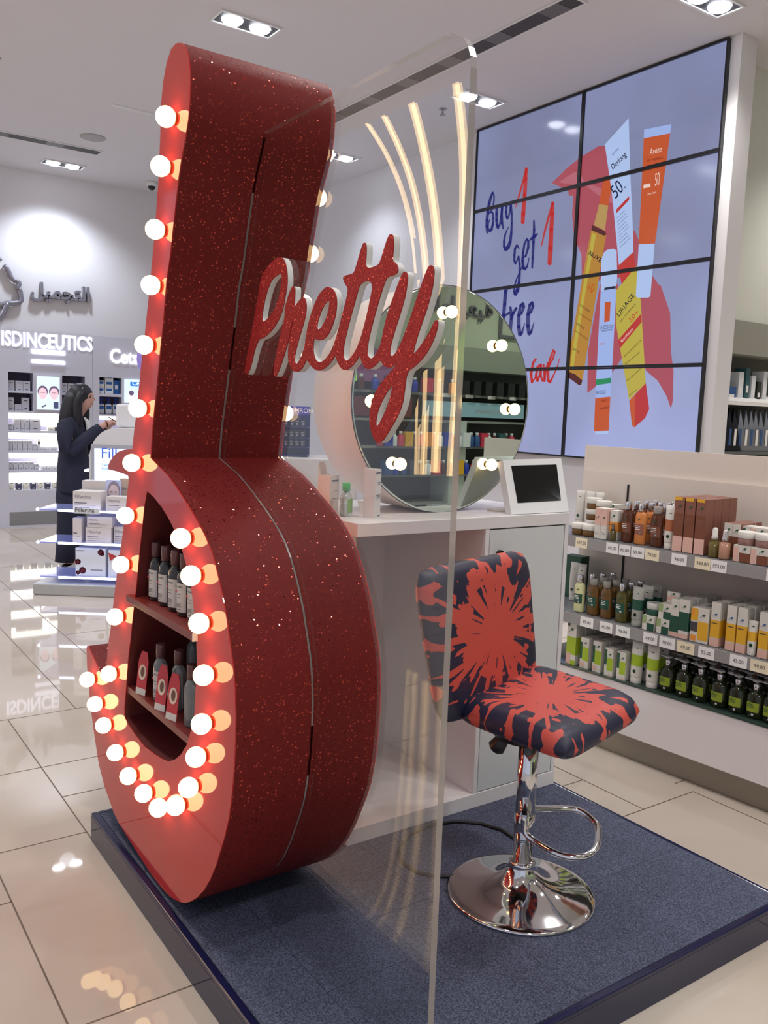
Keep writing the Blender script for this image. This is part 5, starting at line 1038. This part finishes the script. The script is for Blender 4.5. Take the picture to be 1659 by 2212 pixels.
put('drop2', p_dropper(mat('olive_oil2', (122, 108, 52), .1, trans=.4), cw), gsolve(1535, Zt), .02, Zt, 'olive dropper bottle with white cap on the top shelf', 'bottle', 0, None, 1.15)
put('drop3', p_dropper(mat('rose_serum', (188, 140, 116), .2, trans=.2), silver), gsolve(1559, Zt), .015, Zt, 'rosy serum bottle with silver cap on the top shelf', 'bottle', 0, None, 1.15)
jb = p_carton(.066, .066, .062, [cw, brownp, pinkp, leaf], ((.35, 1, 0, .55, 1), (0, .3, 0, .9, 2)), ((.65, .78, .008, 3),))
for k, px_ in enumerate((1600, 1638, 1678, 1720)):
    put('jarbox', jb, gsolve(px_, Zt), .035, Zt, f'brown cream carton, {ordn(k)} from the left under a rose jar on the top shelf', 'box')
    put('jarR', p_jar(mat('rose_jar', (150, 112, 104), .2), cw), gsolve(px_, Zt), .035, Zt+.0625, f'rose jar with white lid on the {ordn(k)} brown cream carton', 'jar')
    for j in range(2): put('jarbox', jb, gsolve(px_+6, Zt, .12), .12, Zt+.0625*j, f'brown cream carton, {"lower" if j == 0 else "upper"}, behind the {ordn(k)} rose jar', 'box')
for k in range(4): put('tall', None, .95+.05*k, .05, Zt, f'tall brown carton, {ordn(k)} right of the rose jars at the picture edge', 'box', 0, 'cartons beyond the picture edge')
# middle shelf
put('creamL', p_bottle(creamb, silver, greenp, .165, .027), gsolve(1241, Zm), .03, Zm, 'pale cream bottle with silver cap, leftmost on the middle shelf', 'bottle')
for k in range(3): put('olvS', p_bottle(olive, silver, greenp, .165, .027), gsolve(1248, Zm)+.01*k, .095+.06*k, Zm, f'{ordn(k)} olive silver capped bottle behind the pale cream bottle', 'bottle')
for k, px_ in enumerate((1270, 1298)):
    for j in range(3): put('honey', p_bottle(gold_b, clearcap, greenp, .16, .027, .018, .028), gsolve(px_, Zm)+.004*j, .03+.062*j, Zm, f'honey coloured bottle with clear cap, {ordn(k)} column, {ordn(j)} row on the middle shelf', 'bottle')
for j in range(3): put('olvS', None, gsolve(1331, Zm)+.004*j, .03+.06*j, Zm, f'olive bottle with silver cap left of the grey green tube, {ordn(j)} row', 'bottle')
for j in range(3): put('gtube', p_tube(mat('frost_tube', (176, 176, 168), .3), greenp, mat('frost_foot', (160, 160, 152), .3), .165, .056), gsolve(1366, Zm)+.003*j, .03+.06*j, Zm, f'frosted tube with green band on the middle shelf, {ordn(j)} row', 'tube')
for k, px_ in enumerate((1232, 1250)): put('gbox', p_carton(.05, .06, .2, [greenp, cw, leaf], ((0, 1, .75, 1, 0),)), gsolve(px_, Zm, .27), .27, Zm, f'{ordn(k)} dark green carton at the back left of the middle shelf', 'box')
for j in range(2): put('wtube', p_tube(cw, cw, cw, .18, .05), gsolve(1238+16*j, Zm, .2), .20, Zm, f'{ordn(j)} plain white tube at the back left of the middle shelf', 'tube')
gj = p_carton(.055, .055, .06, [cw, greenp, mat('pale_leaf_print', (150, 172, 116), .5), leaf], ((.4, 1, 0, .5, 1), (0, .35, .45, 1, 2)), ((.68, .72, .008, 3),))
for k, px_ in enumerate((1398, 1429)): put('gjb', gj, gsolve(px_, Zm), .03, Zm, f'white and green cream carton, {ordn(k)} of the lower pair on the middle shelf', 'box')
put('gjb', None, gsolve(1430, Zm), .035, Zm+.0605, 'white and green cream carton on top of the right one of the pair', 'box')
put('gjar', p_jar(greenp, mat('frost_lid', (190, 190, 184), .3), .05, .032), gsolve(1399, Zm), .04, Zm+.0605, 'frosted lidded green jar on the left carton of the pair', 'jar')
o = put('flapcard', p_carton(.055, .01, .045, [cw, pinkp, leaf], ((0, 1, .2, .6, 1),), ((.5, .8, .008, 2),)), gsolve(1432, Zm), .06, Zm+.121, 'white flap card standing on the upper green carton', 'box')
for j in range(4): put('gt2', p_carton(.036, .045, .15, [cw, greenp, pinkp, leaf], ((0, 1, .12, .55, 1), (0, 1, 0, .12, 2)), ((.5, .8, .008, 3),)), gsolve(1452, Zm)+.004*j, .03+.05*j, Zm, f'green and white carton left of the darker one on the middle shelf, {ordn(j)} row', 'box')
for j in range(4): put('gt3', p_carton(.042, .05, .155, [cw, greenp, pinkp, leaf], ((0, 1, .2, .68, 1), (0, 1, 0, .12, 2)), ((.5, .82, .008, 3),)), gsolve(1472, Zm)+.004*j, .03+.055*j, Zm, f'dark green banded carton left of the sunflower box, {ordn(j)} row', 'box')
def sunflower(): return p_carton(.075, .06, .135, [cw, yelp, orp, leaf, ink], ((.42, 1, .08, .62, 1), (0, .4, .62, .98, 1), (.05, .2, .75, .95, 2), (0, .4, .3, .58, 4), (.05, .35, .03, .2, 2)), ((.7, .8, .009, 3),))
put('sunf', sunflower(), gsolve(1506, Zm), .035, Zm, 'wide white and yellow carton with a sunflower on the middle shelf', 'box')
put('sunf', None, gsolve(1508, Zm, .1), .105, Zm, 'wide sunflower carton behind the front one on the middle shelf', 'box')
yb = p_carton(.036, .05, .17, [cw, yelp, pinkp, mat('blue_leaf', (52, 96, 150), .5), ink], ((0, 1, .2, .6, 1), (0, 1, 0, .18, 2), (.1, .8, .52, .54, 4)), ((.5, .72, .008, 3),))
for k, (px_, nm) in enumerate(((1539, 'right after the sunflower box'), (1573, 'second after the sunflower box'), (1596, 'left of the small white tube'), (1643, 'right of the small white tube'), (1680, 'at the picture edge'))):
    for j in range(4): put('yb', yb, gsolve(px_, Zm)+.004*j, .03+.055*j, Zm, f'slim white and yellow carton {nm}, {ordn(j)} row', 'box')
put('stube', p_tube(cw, yelp, cw, .13, .038), gsolve(1617, Zm), .018, Zm, 'small white and yellow tube on the middle shelf', 'tube')
# lower shelf
lb4 = p_carton(.05, .06, .2, [cw, limep, pinkp, leaf, mat('stalk_print', (46, 70, 40), .5)], ((0, 1, .22, .62, 1), (0, .5, 0, .25, 2), (.5, 1, .0, .1, 1), (.05, .3, .86, 1, 4)), ((.5, .78, .010, 3),))
for j in range(3): put('limeT', lb4, gsolve(1228, Zb)+.004*j, .04+.062*j, Zb, f'tall white and lime carton at the far left of the bottom shelf, {ordn(j)} row', 'box')
lc = p_carton(.044, .05, .135, [cw, limep, pinkp, leaf, ink], ((.25, 1, .25, .70, 1), (0, .24, .3, .85, 3), (0, .5, .05, .2, 2)), ((.6, .83, .008, 3),))
lc2 = p_carton(.042, .05, .12, [cw, limep, pinkp, leaf, ink], ((.3, 1, .2, .66, 1), (0, .28, .4, .95, 3), (.55, .9, .03, .08, 2)), ((.65, .78, .007, 3),))
for k, px_ in enumerate((1257, 1284)):
    for j in range(3): put('lc', lc, gsolve(px_, Zb)+.003*j, .035+.055*j, Zb, f'white and lime carton, {ordn(k)} of the taller pair on the bottom shelf, {ordn(j)} row', 'box')
for k, px_ in enumerate((1311, 1338)):
    for j in range(3): put('lc2', lc2, gsolve(px_, Zb)+.003*j, .03+.055*j, Zb, f'white and lime carton, {ordn(k)} of the shorter pair on the bottom shelf, {ordn(j)} row', 'box')
lt = p_tube(cw, limep, cw, .18, .056)
for k, px_ in enumerate((1364, 1398)):
    for j in range(2): put('lt', lt, gsolve(px_, Zb)+.004*j, .03+.06*j, Zb, f'white and lime tube, {ordn(k)} from the left on the bottom shelf, {"front" if j == 0 else "second"} row', 'tube')
for k, px_ in enumerate((1426, 1461, 1497, 1538, 1577, 1616, 1652, 1690)):
    for j in range(3): put('pump', p_pump(), gsolve(px_, Zb)+.006*j, .045+.075*j, Zb, f'dark green pump bottle, {ordn(k)} from the left on the bottom shelf, {["front", "middle", "back"][j]} row', 'bottle')

# ------------------------------------------------------------------ shelf niche behind the column at the far right
NY = 3.70
nic = thing('niche_shelf', 'grey shelf niche with medical packs beside the white column, far right', 'shelf unit', (6.0, NY, 0))
nz_ = [aty(1570, 975, NY).z, aty(1570, 868, NY).z, aty(1580, 760, NY).z]
mg = mat('niche_panel_grey', (150, 150, 138), .6)
B().box(-.77, 1.6, -.03, .19, 2.155-.235, 2.155, .002).build('header', mg, nic); B().box(-.77, 1.6, .17, .19, 0, 1.92).build('back_panel', mat('niche_back', (96, 96, 88), .7), nic)
tagit(B().box(5.228, 7.6, NY+.0, 3.9, 2.157, CZ).build('wall_niche_upper', mat('niche_wall', (214, 216, 206), .85)), kind='structure')
for z in (nz_[1], nz_[0], .75, .35): B().box(-.77, 1.6, -.04, .17, z-.02, z).build('shelf', mat('shelf_dark', (90, 94, 92), .4), nic)
B().box(-.77, -.0, -.042, -.04, nz_[1]-.02, nz_[1]+.004).build('price_rail', paper, nic)
def npx(x): return aty(x, 900, NY).x
foil, foild, bluc = mat('foil_pack', (150, 156, 162), .2, .6), mat('dark_foil_pack', (38, 42, 50), .25, .4), mat('blue_card', (44, 84, 136), .5)
for k, x in enumerate((1577, 1588, 1599, 1612, 1624, 1635, 1645, 1656, 1668)):
    w = .048; o = B(); zz = nz_[0]+.002; h = .30
    o.prism([(-w/2, -.02, 0), (w/2, -.02, 0), (w/2, .05, .0), (w/2*.8, .05, h), (0, .04, h*1.03), (-w/2*.8, .03, h), (-w/2, .05, 0)], (0, .02, 0)).m(1).poly([(-w*.3, -.0206, .04), (w*.3, -.0206, .04), (w*.3, -.0206, .16), (-w*.3, -.0206, .16)])
    q = o.build('sleeve_pack', [foild if k < 3 else foil, paper if k % 2 else bluc]); q.location = (npx(x)+.02, NY+.02, zz); tagit(q, f'{"dark" if k < 3 else "silver"} plastic sleeve pack, {ordn(k)} from the left on the lower niche shelf', 'pack', 'sleeve packs in the niche')
for k, (x, m, h, w) in enumerate(((1585, bluc, .11, .10), (1603, whp, .22, .06), (1617, mat('teal_pack', (50, 92, 96), .45), .25, .05), (1630, whp, .2, .05), (1643, M['dark_green_bottle'], .16, .05), (1655, whp, .24, .05))): carton('medical_box', f'{["blue", "white slim", "teal tall", "white", "dark green", "last white"][k]} medical box, {ordn(k)} from the left on the upper niche shelf', npx(x), NY+.08, nz_[1]+.002, w, .1, h, 0, [m, paper], ((.2, .8, .3, .5, 1),), 'medical boxes in the niche')
o = B().prism([(-.35, -.03, 0), (.3, -.03, 0), (.34, .12, .07), (-.3, .12, .07)], (0, 0, .004)).build('flat_packs', paper); o.location = (npx(1625), NY, nz_[1]+.003); tagit(o, 'pale flat packets lying at the front edge of the upper niche shelf', 'packets')

# ------------------------------------------------------------------ rear wall shelving behind the viewer, seen in the round mirror
RY = -2.8
rs_ = thing('rear_shelving', 'long grey wall shelving behind the viewer, reflected in the round mirror', 'shelf unit', (6.6, RY, 0), PI)
dk = mat('rear_shelf_dark', (84, 86, 82), .6)
B().box(-2.4, 4.6, -.02, .28, 1.90, 2.155, .003).build('header', mat('rear_header', (150, 156, 142), .55), rs_)
B().box(-2.4, 4.6, .26, .28, 0, 1.90).build('back_panel', dk, rs_)
lev = [1.64, 1.36, 1.08, .78, .48, .18]
for z in lev: B().box(-2.4, 4.6, -.06, .26, z-.025, z).build('shelf', mat('rear_shelf_grey', (136, 140, 136), .5), rs_)
for x in (-.95, .55, 2.1): B().box(x-.11, x+.11, -.07, .26, 0, 1.36).build('post_panel', mat('post_pale', (186, 194, 186), .5), rs_)
for k in range(10): B().box(-2.2+k*.32, -2.09+k*.32, -.064, -.06, 1.605, 1.645).build('price_tag', paper, rs_)
bsg = B().box(-.4, 1.05, -.075, -.06, 1.40, 1.56).build('blue_sign', mat('pale_blue_sign', (150, 190, 204), .5), rs_); text('sign_word', 'innovation | skincare', (Vector((-.3, -.077, 1.45)), (1, 0, 0), (0, 0, 1)), .075, M['frame_silver'], bsg, .001)
dsg = B().box(-2.2, -.42, -.075, -.06, 1.32, 1.57).build('dark_sign', mat('dark_sign_board', (34, 36, 36), .4), rs_); text('sign_word', 'hair care', (Vector((-1.9, -.077, 1.38)), (1, 0, 0), (0, 0, 1)), .14, paper, dsg, .001)
msg = B().box(1.2, 2.8, -.075, -.06, 1.38, 1.57).build('maroon_sign', mat('maroon_sign', (104, 42, 44), .4), rs_); text('sign_word', 'Special', (Vector((1.3, -.077, 1.43)), (1, 0, 0), (0, 0, 1)), .12, paper, msg, .001)
gsg = B().box(1.3, 2.8, -.078, -.06, 1.72, 2.05).build('lit_sign', mat('lit_purple_sign', (90, 50, 80), .4, emit=(112, 64, 100), es=.7), rs_); B().box(1.9, 2.8, -.081, -.079, 1.72, 2.05).build('lit_sign_panel', mat('lit_lime_sign', (130, 210, 60), .4, emit=(140, 220, 70), es=.8), gsg)
ars = text('arabic_rear_sign', '\ufe94\ufef4\ufecc\ufef4\ufe92\ufec4\ufedf\ufe8d', (Vector((6.77, -3.085, 2.535)), (-1, 0, 0), (0, 0, 1)), .27, grey_metal, None, .03); islands_apart(ars, 1); tagit(ars, 'grey raised Arabic lettering high on the rear wall, reflected in the mirror', 'sign')
fr = B()
for a in ((-.2, .2, 0, .03), (-.2, .2, .37, .4), (-.2, -.17, .03, .37), (.17, .2, .03, .37)): fr.box(a[0], a[1], -.02, .02, a[2], a[3])
fr = fr.build('square_wall_emblem', grey_metal); fr.location = (7.08, -3.078, 2.33); tagit(fr, 'square outlined emblem beside the lettering on the rear wall', 'sign')
palette = [whp, M['red_tag'], orp, bluc, M['navy_pack'], M['teal_pack'], yelp, amberb, M['blue_cap'], hotpink]
names_c = ['white', 'red', 'orange', 'mid blue', 'navy', 'teal', 'yellow', 'amber', 'deep blue', 'pink']
random.seed(11); bprot = {}
for zi, (z, x0, x1, n_) in enumerate(((1.64, 4.75, 7.4, 16), (1.08, 5.0, 6.9, 22), (.78, 5.1, 7.0, 18))):
    for k in range(n_):
        x = x0+(x1-x0)*k/n_; c_ = random.randrange(10); kind = (k*7+zi) % 3
        key = (c_, kind)
        if kind == 2 or zi == 0 and x > 6.0:
            m = M['dark_sign_board'] if zi == 0 and x > 6.0 else palette[c_]
            o = B().box(-.05, .05, -.04, .04, 0, .15).build('stock_box', m); o.location = (x, RY+.09, z+.001); tagit(o, f'{"black" if m is M["dark_sign_board"] else names_c[c_]} box, {ordn(k) if k < 20 else "last"} along the {ordn(zi)} rear shelf', 'box', 'goods on the rear wall shelves')
        else:
            t = thing('stock_bottle', f'{names_c[c_]} bottle, {ordn(k) if k < 20 else "next to last" if k == 20 else "last"} along the {ordn(zi)} rear shelf', 'bottle', (x, RY+.09, z+.001), 0, 'goods on the rear wall shelves')
            B().lathe([(.036, 0), (.037, .004), (.037, .10), (.016, .12)], 12).build('bottle', palette[c_], t); B().lathe([(.018, .12), (.018, .15), (.015, .153)], 12).build('cap', whp, t)

# ------------------------------------------------------------------ background seen through the acrylic right of the letter
xr3a, xr3b = up_(600, 850).x, up_(745, 850).x
cb3, c3x = cabinet('lit_cabinet', 'white wall cabinet with green packs seen through the acrylic beside the letter stem', xr3a, xr3b, zT, [R(607,833,639,872), R(640,914,700,938), R(672, 832, 684, 905), R(640, 940, 700, 975)])
pl = R(640,914,700,938); B().box(pl[0]-c3x, pl[1]-c3x, .01, .24, pl[2]+.0, pl[3]-.004).build('light_strip', lit_white, cb3)
pos3 = thing('lit_poster', 'pale green lit poster with a small figure seen through the acrylic', 'poster', up_(656, 873)); a, c = up_(644, 836), up_(669, 872); pw, ph = c.x-a.x, a.z-c.z; pos3.location = ((a.x+c.x)/2, UY, c.z)
B().box(-pw/2, pw/2, -.03, -.008, 0, ph).build('screen', mat('lit_mint_poster', (200, 230, 225), .3, emit=(200, 236, 232), es=1.1), pos3)
disc(B(), Matrix.Translation((pw*.30, -.032, ph*.78)) @ RX, .055).build('printed_hair', hairc, pos3); B().poly([(pw*.14, -.0315, ph*.1), (pw*.42, -.0315, ph*.1), (pw*.42, -.0315, ph*.7), (pw*.2, -.0315, ph*.7)]).build('printed_figure', skinc, pos3)
for k in range(3): text('poster_line', ['Bioderma', 'hydra', 'care'][k], (Vector((-pw*.4, -.0315, ph*(.85-.28*k))), (1, 0, 0), (0, 0, 1)), .05, M['poster_navy'], pos3, .001)
for k, x in enumerate((612, 620, 628, 635)): wallpack(x, x+6.5, 846+k % 2*3, 870, f'pale green topped pack, {ordn(k)} from the left in the niche beside the letter stem', lbox if k % 2 else mat('sage_pack', (150, 176, 140), .5), zf=up_(607, 872).z)
for k, x in enumerate((645, 655, 665, 676, 686)): wallpack(x, x+8, 946, 972, f'green and white pack, {ordn(k)} from the left under the glowing strip beside the letter', whp if k % 2 else limep, zf=up_(640, 975).z)
# navy display rack
bt = thing('navy_display_rack', 'navy display rack of small dark packs seen through the acrylic', 'display rack', (0, 0, 0))
PB = lambda x, y: at(x, y, (E2.x, E2.y, 0), (3.35, 6.2, 0))
a, c = PB(596, 876), PB(664, 985); o0 = Vector((c.x, c.y, 0)); bt.location = (a.x, a.y, 0); bt.rotation_euler = (0, 0, math.atan2(E1.y, E1.x))
wd_ = (c-a).dot(E1); zt2, zb2 = a.z, c.z
navyp = mat('navy_rack', (40, 44, 108), .4); darkp = mat('dark_small_pack', (52, 52, 72), .5)
B().box(0, wd_, .16, .18, zb2, zt2).build('back_panel', navyp, bt); hd = B().box(0, wd_, -.0, .02, PB(640, 896).z, zt2).build('header', mat('blue_header', (48, 50, 150), .4, emit=(48, 50, 150), es=.25), bt)
text('header_word', 'OMRON', (Vector((wd_*.42, -.002, PB(640, 891).z)), (1, 0, 0), (0, 0, 1)), .05, M['advert_pale_text'], hd, .001)
for j, y in enumerate((922, 946, 966, 984)): B().box(0, wd_, 0, .17, PB(640, y).z-.006, PB(640, y).z).build('tray', navyp, bt)
for j, y in enumerate((922, 946, 966)):
    for k in range(5):
        z_ = PB(640, y).z; wpos = bt.location+E1*(wd_*(.14+.17*k))+E2*.06
        carton('small_dark_pack', f'small dark pack, {ordn(k)} from the left on the {ordn(j)} tray of the navy rack', wpos.x, wpos.y, z_+.0005, wd_*.14, .04, .062, bt.rotation_euler.z, [darkp, M['frame_silver']], ((.15, .85, .62, .72, 1), (.3, .7, .2, .5, 1)), 'packs on the navy rack')
sd = B().box(0, wd_+.5, -.12, .5, 0, zb2-.012, .01).build('low_counter', mat('low_counter_white', (206, 198, 194), .4)); sd.location = bt.location+E1*(-.1); sd.rotation_euler = bt.rotation_euler; tagit(sd, 'white low counter under the navy display rack', 'counter')
bt.location = (bt.location.x, bt.location.y, 0)

# ------------------------------------------------------------------ ceiling fittings
slot_m = mat('air_slot_dark', (66, 64, 64), .6)
def airslot(x0, x1, y0, y1, label):
    t = thing('air_slot', label, 'air vent', ((x0+x1)/2, (y0+y1)/2, CZ)); hx, hy = (x1-x0)/2, (y1-y0)/2
    B().box(-hx, hx, -hy, hy, -.004, -.001).build('slot', slot_m, t)
    f = B()
    for a in ((-hx-.015, hx+.015, -hy-.015, -hy), (-hx-.015, hx+.015, hy, hy+.015), (-hx-.015, -hx, -hy, hy), (hx, hx+.015, -hy, hy)): f.box(*a, -.007, -.001)
    f.build('frame', trimw, t)
    vg_ = mat('vane_grey', (104, 102, 102), .5)
    for k in range(int(max(hx, hy)*2/.5)):
        (B().box(-hx, hx, -hy+.1+.5*k, -hy+.26+.5*k, -.006, -.004) if hy > hx else B().box(-hx+.1+.5*k, -hx+.26+.5*k, -hy, hy, -.006, -.004)).build('vane', vg_, t)
airslot(3.87, 4.0, 3.82, 8.6, 'long dark air slot crossing the ceiling behind the acrylic panel top')
airslot(.6, 2.70, 8.90, 9.04, 'long dark air slot in the ceiling at the left picture edge')
o = B().lathe([(.0, -.012), (.10, -.012), (.115, -.006), (.115, 0)], 28).build('round_speaker', mat('speaker_grille', (176, 174, 176), .8)); o.location = (2.50, 8.5, CZ); tagit(o, 'flat round speaker in the ceiling left of the letter', 'speaker')
o = B().box(-.18, .18, -.03, .03, -.008, 0).build('linear_fitting', trimw); o.location = (2.53, 7.49, CZ); tagit(o, 'unlit narrow white fitting in the ceiling left of the letter top', 'ceiling fitting')
t = thing('dome_camera', 'small dome camera with black eye on the ceiling left of the letter', 'camera', (3.5, 9.7, CZ)); B().lathe([(.05, -.05), (.06, -.045), (.06, 0)], 20).build('housing', trimw, t); B().sphere((0, 0, -.05), .042, 16).build('dome', black, t)
t = thing('sprinkler', 'small grey sprinkler head under the ceiling seen through the acrylic panel', 'sprinkler', (4.49, 5.77, CZ)); B().lathe([(.03, -.004), (.03, 0)], 16).cyl((0, 0, 0), (0, 0, -.04), .009).build('pipe', grey_metal, t); B().lathe([(.024, -.05), (.024, -.046), (.004, -.042)], 14).build('deflector', grey_metal, t)
f = B()
for a in ((.4, 1.42, 7.05, 7.058), (1.412, 1.42, 7.05, 8.0)): f.box(*a, -.002, 0)
f = f.build('access_panel_seam', mat('seam_grey', (170, 168, 172), .9)); f.location = (0, 0, CZ); tagit(f, 'faint seam of an access panel in the ceiling at the upper left', 'access panel')

# ------------------------------------------------------------------ curved light tubes of the mall, left of the shop, reflected in the acrylic
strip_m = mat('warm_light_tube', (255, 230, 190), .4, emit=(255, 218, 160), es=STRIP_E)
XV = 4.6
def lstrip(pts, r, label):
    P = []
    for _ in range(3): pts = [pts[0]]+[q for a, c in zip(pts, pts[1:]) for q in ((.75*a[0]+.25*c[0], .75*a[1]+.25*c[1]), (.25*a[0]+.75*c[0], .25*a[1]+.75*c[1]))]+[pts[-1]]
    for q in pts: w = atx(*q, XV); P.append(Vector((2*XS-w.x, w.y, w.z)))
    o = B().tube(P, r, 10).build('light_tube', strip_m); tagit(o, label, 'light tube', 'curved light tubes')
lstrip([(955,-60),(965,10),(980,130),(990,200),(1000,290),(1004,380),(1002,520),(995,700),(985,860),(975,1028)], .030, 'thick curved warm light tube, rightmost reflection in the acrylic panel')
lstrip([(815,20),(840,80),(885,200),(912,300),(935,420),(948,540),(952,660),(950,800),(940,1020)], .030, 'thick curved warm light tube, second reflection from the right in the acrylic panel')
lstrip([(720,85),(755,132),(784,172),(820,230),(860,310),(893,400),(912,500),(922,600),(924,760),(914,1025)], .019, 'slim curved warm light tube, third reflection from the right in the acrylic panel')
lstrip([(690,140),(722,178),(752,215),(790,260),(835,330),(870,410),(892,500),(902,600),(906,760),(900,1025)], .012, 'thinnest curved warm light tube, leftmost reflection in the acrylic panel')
